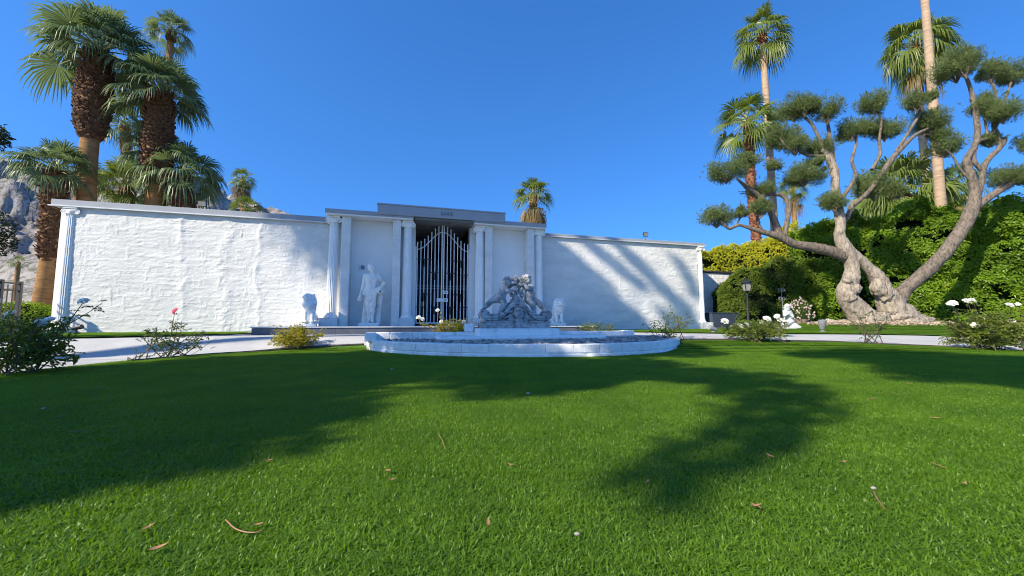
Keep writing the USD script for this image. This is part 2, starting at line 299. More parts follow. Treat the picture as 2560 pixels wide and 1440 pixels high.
leafmat('rose_leaf', [(0, (.04, .07, .014)), (.5, (.11, .16, .03)), (.85, (.22, .25, .055)), (1, (.38, .28, .07))], .3, .4, .4, 3, .3)
leafmat('yellow_rose_leaf', [(0, (.16, .18, .016)), (.35, (.42, .36, .035)), (.7, (.66, .46, .05)), (1, (.55, .24, .06))], .35, .45, .4, 4, .4)
leafmat('mixed_rose_leaf', [(0, (.05, .085, .014)), (.4, (.16, .20, .026)), (.65, (.38, .33, .045)), (1, (.58, .38, .07))], .33, .4, .45, 3, .5)
leafmat('far_leaf', [(0, (.02, .035, .012)), (.5, (.045, .065, .024)), (1, (.09, .11, .05))], .2, .5, .3, .5, .4)
leafmat('rose_petal', [(0, (.78, .77, .72)), (.7, (.84, .83, .80)), (1, (.84, .76, .72))], .3, .6, .2, 8, .3)
leafmat('pink_petal', [(0, (.68, .16, .22)), (.5, (.80, .32, .34)), (1, (.85, .66, .58))], .3, .6, .2, 8, .3)
leafmat('grass_blade', [(0, (.05, .13, .010)), (.3, (.21, .36, .022)), (.6, (.42, .56, .055)), (.85, (.68, .73, .19)), (1, (.82, .74, .45))], .48, .42, .38, 2.5, .22)
leafmat('dry_leaf', [(0, (.22, .11, .06)), (.5, (.42, .25, .13)), (1, (.60, .42, .26))], .1, .6, .3, 8, .3)
leafmat('shrub_petal', [(0, (.62, .50, .46)), (.6, (.74, .62, .56)), (1, (.70, .45, .42))], .3, .6, .2, 8, .3)
leafmat('wood_chip', [(0, (.40, .31, .23)), (.5, (.58, .48, .37)), (1, (.72, .63, .52))], .02, .8, .2, 8, .3)
# ================================================================== THE SETTING
rng = np.random.default_rng(7)
LEFTC = at(917, 849, 7.35)[:2]                                              # left corner of the fountain basin
BC = np.array([.2, 9.04]); BR = 3.29
def PX(pts): return [tuple(hit(x, y)[:2]) for x, y in pts]
basin_disc = Point(*BC).buffer(BR + .02, 64)
# the lawn island: its far edge as seen, then round behind the viewer
edge_left = [(0, 938), (130, 921), (330, 903), (560, 884), (735, 871), (917, 861)]
edge_right = [(1690, 849), (1830, 850), (2000, 853), (2200, 860), (2400, 869), (2560, 878)]
island = [(-16, -3.5), (-9.5, 1.2)] + PX(edge_left) + [tuple(LEFTC), tuple(LEFTC + U[:2] * 5.62), (3.55, 8.9)] + PX(edge_right) + [(11.5, 4.6), (16, 0), (16, -9), (-16, -9)]
island = Polygon(island).buffer(0)
lawn_poly = island.difference(basin_disc).intersection(Polygon([(-17, -9), (17, -9), (17, 12), (-17, 12)]))
if lawn_poly.geom_type != 'Polygon': lawn_poly = max(lawn_poly.geoms, key=lambda q: q.area)
# grass strip at the foot of the left wing, right lawn with its mound
def HS(s, d): return tuple(H(s, 0, d)[:2])
strip_left = Polygon([HS(-.2, 0.02)] + [HS(4.55, .02), HS(4.55, 2.62)] + PX([(560, 834), (400, 838.5), (200, 842)]) + [HS(-.2, 3.45)]).buffer(0)
right_lawn = Polygon([HS(13.45, .02), HS(18.9, .02), HS(19.4, .5)] + [tuple(at(1830, 800, 15.4)[:2]), tuple(at(2560, 800, 12.9)[:2]), (24, 9.5)] +
                     [tuple(onz(2700, 850, .2)[:2])] + PX([(2560, 845), (2400, 839), (2200, 834.5), (2000, 832.5), (1830, 832)]) + PX([(1750, 831), (1650, 829.5), (1560, 828)]) + [HS(13.45, 2.1)]).buffer(0)
# ground: one sheet to the horizon, finer where the garden is
gx = np.unique(np.concatenate([np.linspace(-2600, -40, 12), np.linspace(-40, 40, 110), np.linspace(40, 2600, 12)])); gy = np.unique(np.concatenate([np.linspace(-600, -20, 8), np.linspace(-20, 40, 90), np.linspace(40, 2600, 14)]))
X, Y = np.meshgrid(gx, gy, indexing='ij'); V = np.stack([X, Y, g(X, Y) - .16 * (np.abs(X) < 45) * (Y > -25) * (Y < 45) - .03], -1).reshape(-1, 3); i, j = np.meshgrid(np.arange(len(gx) - 1), np.arange(len(gy) - 1), indexing='ij'); ny = len(gy)
obj('ground', (V, np.stack([i * ny + j, (i + 1) * ny + j, (i + 1) * ny + j + 1, i * ny + j + 1], -1).reshape(-1, 4)), 'desert_soil', kind='structure', smooth=True)
drive = Polygon([(-30, -6), (-30, 8), HS(-.6, 3.2), HS(-.6, 2.0), HS(20, .2), (26, 12), (30, 4), (30, -12), (-30, -12)]).buffer(0).difference(island.buffer(-.3))
if drive.geom_type != 'Polygon': drive = max(drive.geoms, key=lambda q: q.area)
obj('driveway', drape(drive, -.030, .2), 'concrete', kind='structure', smooth=True)
obj('lawn', drape(lawn_poly, -.006, .2), 'turf_backing', kind='structure', smooth=True)
obj('lawn_strip', drape(strip_left, -.004, .2), 'turf_backing', kind='structure', smooth=True)
obj('side_lawn', drape(right_lawn, -.004, .2), 'turf_backing', kind='structure', smooth=True)
def edging(name, pts, label):
    p = np.array([hit(*q) for q in pts]); p = spline(p, 40); p[:, 2] = g(p[:, 0], p[:, 1]) + .006
    obj(name, tube(p, .022, 6), 'brown_iron', kind='structure', smooth=40)
edging('lawn_edging', [(330, 903.5), (560, 884.5), (735, 871.5), (910, 861.5)], '')
edging('lawn_edging', [(1700, 849.5), (1830, 850.5), (2000, 853.5), (2200, 860.5), (2400, 869.5), (2560, 878.5)], '')

# grass: square patches of blades, laid on a grid and turned at random
def grass_patch(seed, n, size, h0, h1, w, seg):
    r = np.random.default_rng(seed); P = np.zeros((n, 3)); P[:, :2] = r.uniform(-size / 2, size / 2, (n, 2))
    az = r.uniform(0, 2 * np.pi, n); lean = np.abs(r.normal(.75, .5, n)); hh = r.uniform(h0, h1, n); D = np.stack([np.cos(az), np.sin(az), np.zeros(n)], 1)
    a2 = az + np.pi / 2 + r.normal(0, .6, n); S = np.stack([np.cos(a2), np.sin(a2), np.zeros(n)], 1) * (w * r.uniform(.6, 1.25, n))[:, None]
    rows = []
    for k in range(seg + 1):
        t = k / seg; c = P + D * (hh * lean * t * (.35 + 1.1 * t))[:, None] + np.array([0, 0, 1]) * (hh * (t - .28 * lean * t * t))[:, None]
        wd = (1 - .25 * t) if k < seg else .12
        rows += [c - S * wd / 2, c + S * wd / 2]
    v = np.stack(rows, 1); m = v.shape[1]; b = np.arange(n)[:, None] * m; f = []
    for k in range(seg): f += [b + [2 * k, 2 * k + 1, 2 * k + 3], b + [2 * k, 2 * k + 3, 2 * k + 2]]
    return v.reshape(-1, 3), np.vstack(f)
def instancer(path, protos, pos, idx, rotz, scale, m, **kw):
    pi = UsdGeom.PointInstancer.Define(stage, path); tg = []
    for k, pm in enumerate(protos):
        me = usdkit.mesh(stage, f'{path}/patch_{k + 1:03d}', pm, M[m]); tg.append(me.GetPath())
    pi.CreatePrototypesRel().SetTargets(tg)
    pi.CreatePositionsAttr(Vt.Vec3fArray.FromNumpy(np.asarray(pos, np.float32))); pi.CreateProtoIndicesAttr(Vt.IntArray.FromNumpy(np.asarray(idx, np.int32)))
    pi.CreateOrientationsAttr(Vt.QuathArray([Gf.Quath(float(math.cos(a / 2)), 0, 0, float(math.sin(a / 2))) for a in rotz]))
    pi.CreateScalesAttr(Vt.Vec3fArray.FromNumpy(np.asarray(scale, np.float32))); data(pi.GetPrim(), **kw)
near_p = [grass_patch(10 + k, 2900, .27, .005, .0165, .0033, 3) for k in range(6)]
far_p = [grass_patch(30 + k, 2500, .42, .006, .018, .0050, 2) for k in range(4)]
def cells(poly, size):
    x0, y0, x1, y1 = poly.bounds; a, b = np.meshgrid(np.arange(x0, x1, size), np.arange(y0, y1, size)); c = np.stack([a.ravel(), b.ravel()], 1)
    return c[shapely.contains_xy(poly.buffer(-size * .45), c[:, 0], c[:, 1])]
c = cells(lawn_poly, .25); c = c[(c[:, 1] > -.6) & (c[:, 1] < 3.3) & (np.abs(c[:, 0]) < 1.5 * c[:, 1] + 2.2)]
n = len(c); sc = np.ones((n, 3)); sc[:, 2] = .8 + .5 * meshkit.fbm(np.column_stack([c * 1.1, np.zeros(n)]), 3, 5)
c2 = np.vstack([cells(lawn_poly, .30), cells(lawn_poly.difference(lawn_poly.buffer(-.5)), .2)]); c2 = c2[(c2[:, 1] >= 3.0) & (np.abs(c2[:, 0]) < 1.5 * c2[:, 1] + 1.5)]; n2 = len(c2); ca = np.vstack([c, c2])
sc = np.ones((n + n2, 3)); sc[:, 2] = .8 + .5 * meshkit.fbm(np.column_stack([ca * 1.1, np.zeros(n + n2)]), 3, 5)
instancer('/World/lawn_grass', near_p + far_p, np.column_stack([ca, g(ca[:, 0], ca[:, 1])]), np.concatenate([rng.integers(0, 6, n), rng.integers(6, 10, n2)]), rng.integers(0, 4, n + n2) * np.pi / 2, sc, 'grass_blade', label='short green artificial turf of the front lawn, out to the basin and driveway', cat='grass', kind='stuff')
for nm, poly, lb in (('strip_grass', strip_left, 'thin strip of green turf at the foot of the left white wall'), ('side_grass', right_lawn, 'sunny turf on the rise under the old trees')):
    c = cells(poly, .27); n = len(c)
    instancer('/World/' + nm, far_p, np.column_stack([c, g(c[:, 0], c[:, 1])]), rng.integers(0, 4, n), rng.integers(0, 4, n) * np.pi / 2, np.ones((n, 3)), 'grass_blade', label=lb, cat='grass', kind='stuff')

# mountain: a rugged desert ridge far behind the house, seen on the left
mb = np.linspace(-900, 1200, 260); mt = np.linspace(0, 1, 110); B, T = np.meshgrid(mb, mt, indexing='ij')
ridge = np.interp(B, [-900, -300, 0, 120, 250, 400, 540, 620, 700, 760, 900, 1200], [430, 395, 408, 425, 440, 452, 474, 500, 534, 560, 660, 806])
Yd = 420 + 900 * T; Xd = (B - 1280) / 1000 * Yd; top = (806 - ridge) / 1000 * 1320
n1 = meshkit.fbm(np.stack([Xd * .006, Yd * .004, 0 * T], -1), 6, 3); rg = 1 - np.abs(2 * meshkit.fbm(np.stack([Xd * .0045 + .002 * Yd, Yd * .0035, 0 * T + 7], -1), 6, 11) - 1)
fine = 1 - np.abs(2 * meshkit.fbm(np.stack([Xd * .02, Yd * .018, 0 * T + 3], -1), 5, 21) - 1)
Zd = top * (T ** .85) * (1 - .30 * (1 - rg) * np.sin(np.pi * np.clip(T * 1.03, 0, 1)) ** .6) + (rg - .72) * 230 * np.sin(np.pi * T) * np.clip(top / 250, 0, 1) + (fine - .75) * 60 * np.clip(4 * T, 0, 1) * np.clip(top / 200, 0, 1)
lowhill = 26 * np.exp(-((B - 60) / 260) ** 2) * np.exp(-((T - .03) / .03) ** 2)
Zd = np.maximum(Zd, 0) * np.clip(T * 12, 0, 1) + lowhill - 1
V = np.stack([Xd, Yd, Zd], -1).reshape(-1, 3); i, j = np.meshgrid(np.arange(259), np.arange(109), indexing='ij')
M['mountain_rock'] = usdkit.material(stage, '/World/Looks/mountain_rock', {
    'g': ('geometry', {}), 'n': ('noise_texture', {'scale': .018, 'detail': 9.0, 'roughness': .68}), 'n2': ('noise_texture', {'scale': .11, 'detail': 4.0, 'roughness': .7}),
    'r': ('rgb_ramp', {'ramp': [(0, (.15, .14, .135)), (.42, (.22, .205, .195)), (.6, (.30, .275, .255)), (1, (.38, .35, .325))]}), 'r2': ('rgb_ramp', {'ramp': [(0, (.35, .4, .3)), (.42, (.5, .52, .45)), (.5, (1, 1, 1)), (1, (1, 1, 1))]}),
    'mx': ('mix', {'mix_type': 'multiply', 'fac': 1.0}), 'b': ('bump', {'strength': 1.0, 'distance': 9.0}), 'p': ('principled_bsdf', {'roughness': .95, 'specular_ior_level': .05})},
    [('g.position', 'n.vector'), ('g.position', 'n2.vector'), ('n.fac', 'r.fac'), ('n2.fac', 'r2.fac'), ('r.color', 'mx.color1'), ('r2.color', 'mx.color2'), ('mx.color', 'p.base_color'), ('n.fac', 'b.height'), ('b.normal', 'p.normal')], surface='p.BSDF')
obj('mountain', (V, np.stack([i * 110 + j, (i + 1) * 110 + j, (i + 1) * 110 + j + 1, i * 110 + j + 1], -1).reshape(-1, 4)), 'mountain_rock', kind='structure', smooth=True)

# ================================================================== THE HOUSE
house = thing('white_house', 'long white stuccoed single-storey house with columns and stepped grey roof edge', 'house', H(9.4, 0, 0))
PLAT = .14
def stucco(s0, s1, h0, h1, seed, step=.015, amp=.0115, d=0.0, lumps=()):
    """a wall face with trowelled relief"""
    r = np.random.default_rng(seed); nx, nz = int((s1 - s0) / step) + 1, int((h1 - h0) / step) + 1
    R = np.zeros((nx, nz), np.float32); area = (s1 - s0) * (h1 - h0)
    for k in range(int(area * 75)):
        ln, wd = r.uniform(.08, .42), r.uniform(.02, .075)
        if r.random() < .24: ln, wd = wd, ln * .8
        a, b = r.uniform(-.2, s1 - s0), r.uniform(-.1, h1 - h0); i0, i1 = int(a / step), int((a + ln) / step); j0, j1 = int(b / step), int((b + wd) / step)
        i0c, i1c, j0c, j1c = max(i0, 0), min(i1, nx), max(j0, 0), min(j1, nz)
        if i1c <= i0c or j1c <= j0c: continue
        ii = (np.arange(i0c, i1c) - i0)[:, None] / max(i1 - i0, 1); jj = (np.arange(j0c, j1c) - j0)[None] / max(j1 - j0, 1)
        slope = r.normal(0, 1) * (ii - .5) + r.normal(0, 1) * (jj - .5); lift = r.uniform(.2, 1.0)
        wob = .25 * np.sin(ii * r.uniform(4, 14) + r.uniform(0, 6))
        mask = np.abs(jj - .5 + wob * .5) < .42
        cur = R[i0c:i1c, j0c:j1c]; new = lift * .75 + .45 * slope + 0 * ii + 0 * jj
        R[i0c:i1c, j0c:j1c] = np.where(mask, .35 * cur + new, cur)
    R = gaussian_filter(R, .45) * amp * .62
    S, Hh = np.meshgrid(s0 + np.arange(nx) * step, h0 + np.arange(nz) * step, indexing='ij'); q3 = np.stack([S * 7, Hh * 16, 0 * S + seed], -1)
    R += (meshkit.fbm(q3, 4, seed) - .5) * amp * .9 + (meshkit.fbm(q3 * .12, 2, seed + 3) - .5) * .012
    for ls, wdt in lumps:                                                    # vertical runs of thrown-on plaster
        path = ls + .12 * (meshkit.fbm(np.stack([Hh * 1.5, 0 * Hh + ls, 0 * Hh], -1), 3, 9) - .5) * 4
        R += np.exp(-((S - path) / wdt) ** 2) * (.024 * meshkit.fbm(np.stack([S * 9, Hh * 9, 0 * S + 1], -1), 3, 4))
    R = np.clip(R, -.02, .07)
    P = H(0, 0, 0) + S[..., None] * U + (R + d)[..., None] * N + Hh[..., None] * np.array([0, 0, 1.])
    i, j = np.meshgrid(np.arange(nx - 1), np.arange(nz - 1), indexing='ij')
    return P.reshape(-1, 3), np.stack([i * nz + j, (i + 1) * nz + j, (i + 1) * nz + j + 1, i * nz + j + 1], -1).reshape(-1, 4)
# wing walls: solid body behind, trowelled face in front
WT = 3.10
obj('stucco_wall', cat([stucco(.30, 6.42, -.06, WT, 1, lumps=((2.75, .10), (3.72, .13), (4.5, .06))), hbox(.28, 6.40, -.2, WT, -.30, -.024)]), 'white_stucco', house, smooth=40)
obj('stucco_wall', cat([stucco(12.40, 18.74, -.06, WT, 2, step=.019), hbox(12.42, 18.76, -.2, WT, -.30, -.024)]), 'white_stucco', house, smooth=40)
# recess walls and the porch behind the gate
for a, b in ((6.44, 8.60), (10.25, 12.38)): obj('recess_wall', hbox(a, b, -.2, 3.19, -.26, 0), 'smooth_stucco', house)
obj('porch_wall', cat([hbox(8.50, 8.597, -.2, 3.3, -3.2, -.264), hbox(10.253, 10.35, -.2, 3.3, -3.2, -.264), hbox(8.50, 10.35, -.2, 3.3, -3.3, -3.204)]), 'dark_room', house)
obj('porch_ceiling', hbox(8.55, 10.30, 3.22, 3.28, -3.2, .50), 'porch_paint', house)
obj('side_wall', cat([hbox(.0, .28, -.2, 3.08, -9.0, -.31), hbox(18.78, 19.05, -.2, 3.08, -9.0, -.31), hbox(.0, 19.05, -.2, 3.08, -9.3, -9.003)]), 'smooth_stucco', house)
obj('roof', cat([hbox(.1, 8.45, 3.083, 3.16, -9.25, -.05), hbox(10.4, 19.0, 3.083, 3.16, -9.25, -.05), hbox(8.455, 10.395, 3.30, 3.36, -9.25, .3)]), 'fascia_paint', house)
# double door with glass and pull handles, deep in the porch
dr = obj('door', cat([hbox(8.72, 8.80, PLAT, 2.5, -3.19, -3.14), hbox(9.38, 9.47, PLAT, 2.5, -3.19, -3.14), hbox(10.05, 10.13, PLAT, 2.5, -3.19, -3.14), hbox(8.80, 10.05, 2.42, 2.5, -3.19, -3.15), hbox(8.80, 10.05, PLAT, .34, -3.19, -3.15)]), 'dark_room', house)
for a, b in ((8.803, 9.377), (9.473, 10.047)): obj('pane', hbox(a, b, .343, 2.417, -3.185, -3.175), 'dark_glass', dr)
for a in (9.34, 9.50): obj('handle', tube([H(a, .95, -3.12), H(a, 1.45, -3.12)], .015, 8), 'gate_paint', dr, smooth=40)
# fascias
obj('wing_fascia', cat([hbox(.02, 6.30, 3.06, 3.22, -.35, .055, .006)]), 'fascia_paint', house)
obj('edge_trim', hbox(-.02, 6.31, 3.045, 3.075, .055, .085, .004), 'edge_metal', house)
obj('wing_fascia', cat([hbox(12.52, 19.06, 3.06, 3.17, -.35, .055, .006)]), 'fascia_paint', house)
obj('edge_trim', hbox(12.53, 19.10, 3.05, 3.075, .055, .085, .004), 'edge_metal', house)
for a, b in ((6.16, 8.52), (10.27, 12.60)):
    obj('porch_fascia', hbox(a, b, 3.235, 3.35, .02, .52, .006), 'fascia_paint', house)
    obj('soffit', hbox(a + .02, b - .02, 3.195, 3.232, -.02, .50), 'smooth_stucco', house)
obj('fascia_end', hbox(6.14, 6.40, 3.16, 3.233, -.2, .02), 'smooth_stucco', house)
obj('fascia_end', hbox(12.34, 12.56, 3.10, 3.233, -.2, .02), 'smooth_stucco', house)
obj('upper_fascia', hbox(7.52, 11.24, 3.285, 3.56, .524, .56, .006), 'fascia_paint', house)
obj('upper_roof', hbox(7.54, 11.22, 3.353, 3.54, -.5, .521), 'fascia_paint', house)
obj('edge_trim', hbox(7.50, 11.26, 3.563, 3.60, -.5, .575, .006), 'fascia_paint', house)
# house number
for k, ch in enumerate('1441'):
    t = meshkit.text_mesh(ch, .11, .012); v = np.array(t.vertices); v[:, 0] -= v[:, 0].mean()
    o = H(9.30 + .095 * k, 3.375, .561); obj('house_number', (o + v[:, :1] * U + v[:, 1:2] * np.array([0, 0, 1.]) + v[:, 2:] * N, np.array(t.faces)), 'number_paint', house)
# piers
for a, b in ((6.58, 6.82), (7.95, 8.17), (10.66, 10.88), (12.01, 12.24)): obj('pier', hbox(a, b, PLAT - .3, 3.193, .003, .40, .012), 'white_stucco', house)
# fluted columns with scrolled capitals
def column(s, d, base_h, top_h, r, m='white_paint'):
    o = H(s, 0, d); z0, z1 = o[2] + base_h, o[2] + top_h; L = z1 - z0
    sh = lathe([(r * 1.02, z0 + .09), (r, z0 + .30), (r * .99, z0 + L * .4), (r * .86, z1 - .20), (r * .86, z1 - .16)], (o[0], o[1], 0), 96, 20, .14)
    p = obj('column', sh, m, house, smooth=50)
    obj('base', cat([lathe([(0, z0), (r * 1.36, z0), (r * 1.40, z0 + .02), (r * 1.36, z0 + .045), (r * 1.15, z0 + .05), (r * 1.14, z0 + .06), (r * 1.22, z0 + .075), (r * 1.18, z0 + .095), (0, z0 + .1)], (o[0], o[1], 0), 32)]), m, p, smooth=50)
    ca = [box_axes((o[0], o[1], z1 - .02), 2.35 * r, 2.2 * r, .04, U, -N, (0, 0, 1), .006), box_axes((o[0], o[1], z1 - .065), 2.0 * r, 1.9 * r, .05, U, -N, (0, 0, 1), .01), lathe([(r * .86, z1 - .18), (r * 1.1, z1 - .15), (r * 1.12, z1 - .09), (0, z1 - .09)], (o[0], o[1], 0), 32)]
    for sd in (-1, 1):
        for fb in (-1, 1):
            a = np.linspace(0, 2.3 * 2 * np.pi, 60); rr = .078 * (r / .14) * (1 - .8 * a / a[-1]); cc = H(s + sd * r * .98, 0, d + fb * r * .80); z = z1 - .115
            p2 = cc + np.outer(-sd * rr * np.sin(a), U) * -1 + np.outer(rr * np.cos(a), [0, 0, 1]); p2[:, 2] = z + rr * np.cos(a)
            ca.append(tube(p2, .013 * r / .14, 6))
        ca.append(tube([H(s + sd * r * .98, z1 - GZ - .115, d - r * .85), H(s + sd * r * .98, z1 - GZ - .115, d), H(s + sd * r * .98, z1 - GZ - .115, d + r * .8)], [.062 * r / .14, .045 * r / .14, .062 * r / .14], 16))
    obj('capital', cat(ca), 'aged_white_paint', p, smooth=45)
for s in (6.37, 8.365, 10.51, 12.42): column(s, .24, .36, 3.19, .135)
column(.40, -.06, .10, 3.05, .12, 'white_paint'); column(18.86, -.04, .24, 3.05, .115, 'white_paint')
rb = np.random.default_rng(3)
for a, b, h1, d1 in ((6.10, 6.575, .36, .46), (8.175, 8.58, .36, .42), (10.29, 10.655, .36, .42), (12.245, 12.64, .34, .46), (18.62, 19.10, .24, .26), (.2, .62, .10, .24)):
    m = trimesh.creation.box((b - a, d1 + .1, h1 + .3)).subdivide().subdivide().subdivide(); v = np.array(m.vertices)
    v += (meshkit.fbm(v * 11 + a * 7, 3)[:, None] - .5) * .05 * (v / np.abs(v).max(0))
    o = H((a + b) / 2, h1 / 2 - .15, d1 / 2 - .05); obj('pedestal', (o + v[:, :1] * U - v[:, 1:2] * N + v[:, 2:] * np.array([0, 0, 1.]), np.array(m.faces)), 'white_stucco', house, smooth=50)
# intercom panel
ic = obj('intercom_panel', cat([hbox(6.98, 7.24, 1.70, 1.93, .002, .014, .004)]), 'smooth_stucco', house)
obj('bezel', hbox(7.02, 7.20, 1.735, 1.895, .014, .022, .003), 'edge_metal', ic)
obj('screen', hbox(7.085, 7.18, 1.765, 1.87, .022, .027, .003), 'number_paint', ic)
obj('camera_eye', lathe([(0, 0), (.035, 0), (.035, .012), (0, .014)], (0, 0, 0), 16), 'grey_metal', ic) if False else obj('camera_eye', tube([H(7.13, 1.82, .027), H(7.13, 1.82, .036)], .032, 16), 'grey_metal', ic, smooth=40)

# platform of tiles in front of the entrance
plat = thing('entrance_terrace', 'low grey tiled terrace with dark slate riser along the front of the entrance', 'terrace', H(8.9, 0, 1.0))
p0, p1, pd = fac(628, 832, 2.15)[0], 13.40, 2.15
obj('terrace_core', hbox(p0 + .02, p1 - .02, -.3, PLAT - .026, .0, pd - .016), 'slate_tile', plat)
x = p0
while x < p1 - .05:
    w = min(1.2 if x > p0 + .5 else .17, p1 - x); obj('riser_tile', hbox(x + .002, x + w - .002, -.25, PLAT - .028, pd - .015, pd, .002), 'slate_tile', plat); x += w
for q in range(4):
    y0 = pd + .02 - .56 * q; x = p0 - .02
    while x < p1 - .05:
        w = min(.61, p1 + .02 - x); obj('paving_tile', hbox(x + .002, x + w - .002, PLAT - .025, PLAT + rb.uniform(0, .002), max(y0 - .557, .004), y0, .003), 'grey_tile', plat); x += w

# entry gate: two leaves of tall bars under an arched rail
gate = thing('entry_gate', 'tall double gate of pale steel bars with arched top between the columns', 'gate', H(9.42, PLAT, -.05))
gd = -.06; gs0, gs1 = 8.66, 10.19; gm = (gs0 + gs1) / 2
def arch(s):
    t = abs(s - gm) / (gs1 - gs0) * 2; return 2.44 + .56 * (.5 + .5 * math.cos(math.pi * min(t, 1))) ** 1.0
def gtube(a, b, r, sides=8): return tube([H(*a), H(*b)], r, sides)
for k, sg in enumerate((-1, 1)):
    ss = np.linspace(gm + sg * .028, gs0 if sg < 0 else gs1, 8)
    for i, s in enumerate(ss):
        top = arch(s) + .20 if i else arch(s) + .20; rr = .018 if i in (0, 7) else .0145
        cut = i in (2, 5)
        segs = [gtube((s, PLAT + .09, gd), (s, top, gd), rr)]
        if cut:                                                               # bars that stop at the little cross pieces
            h0 = 1.92 if i == 5 else 1.52; segs = [gtube((s, PLAT + .09, gd), (s, h0 - 1.05, gd), rr), gtube((s, h0 - .80, gd), (s, h0, gd), rr), gtube((s, h0 + .22, gd), (s, top, gd), rr)]
            obj('filler_bar', cat([gtube((s, h0 - 1.05, gd), (s, h0 - .80, gd), .009), gtube((s, h0, gd), (s, h0 + .22, gd), .009)]), 'grey_metal', gate, smooth=40, kind='stuff')
        bar = obj('bar', cat(segs), 'gate_paint', gate, smooth=40)
        obj('finial', (lambda mm: (np.array(mm.vertices) + H(s, top + .012, gd), np.array(mm.faces)))(trimesh.creation.icosphere(2, .021)), 'gate_paint', bar, smooth=True)
    cur = np.array([H(s, arch(s), gd + .012) for s in np.linspace(ss[0], ss[-1], 40)]); obj('arched_rail', tube(cur, .011, 8), 'gate_paint', gate, smooth=40)
    obj('bottom_rail', hbox(min(ss[0], ss[-1]) - .01, max(ss[0], ss[-1]) + .01, PLAT + .06, PLAT + .10, gd - .015, gd + .015, .003), 'gate_paint', gate)
    for a, b, hh in ((3, 5, 2.14), (1, 3, 1.74), (3, 5, .87 + .22), (1, 3, .70), (5, 7, 1.70) if sg > 0 else (5, 7, 2.14), (5, 7, .70)):
        obj('cross_piece', hbox(min(ss[a], ss[b]) - .015, max(ss[a], ss[b]) + .015, hh - .011, hh + .011, gd + .0, gd + .022, .003), 'black_iron', gate)
    for i in range(7):
        c = (ss[i] + ss[i + 1]) / 2; a = np.linspace(0, 2 * np.pi, 21)
        obj('ring', tube(np.array([H(c + .045 * math.cos(t), 1.30 + .045 * math.sin(t), gd) for t in a]), .006, 6, False), 'grey_metal', gate, smooth=40)
obj('lock_plate', hbox(gm + .002, gm + .17, 1.10, 1.20, gd + .02, gd + .032, .003), 'gate_paint', gate); obj('lock_plate', hbox(gm - .17, gm + .17, .86, .97, gd + .02, gd + .032, .003), 'gate_paint', gate)
for h in (1.15, .915): obj('lock_cylinder', tube([H(gm + .08, h, gd + .032), H(gm + .08, h, gd + .044)], .026, 14), 'grey_metal', gate, smooth=40)
for s in (gs0 - .045, gs1 + .045): obj('gate_post', hbox(s - .02, s + .02, PLAT, 2.52, gd - .02, gd + .02, .004), 'gate_paint', gate)
# wall lantern hanging in the porch
ln = thing('porch_lantern', 'small lantern glinting in the dark porch behind the gate bars', 'lantern', H(9.02, .9, -3.1))
obj('lamp_body', cat([box_axes(H(9.02, .93, -3.08), .13, .10, .20, U, -N, (0, 0, 1), .01)]), 'lamp_glass', ln); obj('lamp_cap', lathe([(.09, 1.04 + GZ), (.05, 1.09 + GZ), (.012, 1.12 + GZ), (.012, 1.2 + GZ), (0, 1.2 + GZ)], (*H(9.02, 0, -3.08)[:2], 0), 12), 'black_iron', ln)

# roof floodlights
def floodlight(s, label):
    t = thing('floodlight', label, 'floodlight', H(s, 3.2, .0), 'floodlights on the roof edge')
    o = H(s, 3.36, .02); ax = U; az = np.array([0, 0, 1.]) * .94 - N * .2 * -1; az /= np.linalg.norm(az); ay = np.cross(az, ax)
    obj('housing', box_axes(o, .20, .05, .15, ax, ay, az, .012), 'black_iron', t); obj('glass', box_axes(o - ay * .0275 if (ay @ N) < 0 else o + ay * .0275, .165, .004, .115, ax, ay, az), 'lamp_glass', t)
    obj('bracket', cat([tube([H(s, 3.2, -.02), H(s, 3.29, -.02)], .012, 8), hbox(s - .04, s + .04, 3.19, 3.205, -.06, .03)]), 'grey_metal', t)
floodlight(3.11, 'black floodlight on the roof edge above the left white wall')
floodlight(16.55, 'black floodlight on the roof edge above the right white wall')

# ================================================================== THE FOUNTAIN BASIN
basin = thing('fountain_basin', 'low white painted block basin with curved front wall and raised back ledge', 'fountain basin', (*BC, 0))
BT = .184
def BF(a, d, z): return np.array([LEFTC[0], LEFTC[1], 0]) + U * a + N * d + np.array([0, 0, z])
def bbox(a0, a1, d0, d1, z0, z1, bev=.008): return box_axes(BF((a0 + a1) / 2, (d0 + d1) / 2, (z0 + z1) / 2), a1 - a0, d1 - d0, z1 - z0, U, -N, (0, 0, 1), bev)
def arcblock(a0, a1, r0, r1, z0, z1, seed, rough=.004):
    n = 7; a = np.linspace(a0, a1, n); rr = np.random.default_rng(seed); w = np.concatenate([[.004], np.full(n - 2, 0.0), [.004]])
    rows = []
    for k in range(n):
        c, s = math.cos(a[k]), math.sin(a[k]); j = rr.uniform(-rough, rough, 3); e = w[k]
        for r, z in ((r0 + e, z0), (r1 - .010 + j[0] - e, z0), (r1 + j[0] - e, z0 + .010), (r1 + j[1] - e, z1 - .010), (r1 - .010 + j[1] - e, z1 + j[2] * .4), (r0 + .01, z1 + j[2] * .4), (r0 + e, z1 - .01)): rows.append((BC[0] + r * c, BC[1] + r * s, z))
    v = np.array(rows); m = 7; f = []
    for k in range(n - 1):
        for q in range(m): f.append((k * m + q, k * m + (q + 1) % m, (k + 1) * m + (q + 1) % m)); f.append((k * m + q, (k + 1) * m + (q + 1) % m, (k + 1) * m + q))
    for q in range(1, m - 1): f.append((0, q + 1, q)); b = (n - 1) * m; f.append((b, b + q, b + q + 1))
    return v, np.array(f)
aL = math.atan2(LEFTC[1] - BC[1], LEFTC[0] - BC[0]); aL += 2 * math.pi if aL < 0 else 0; aR = math.radians(360 + 22)
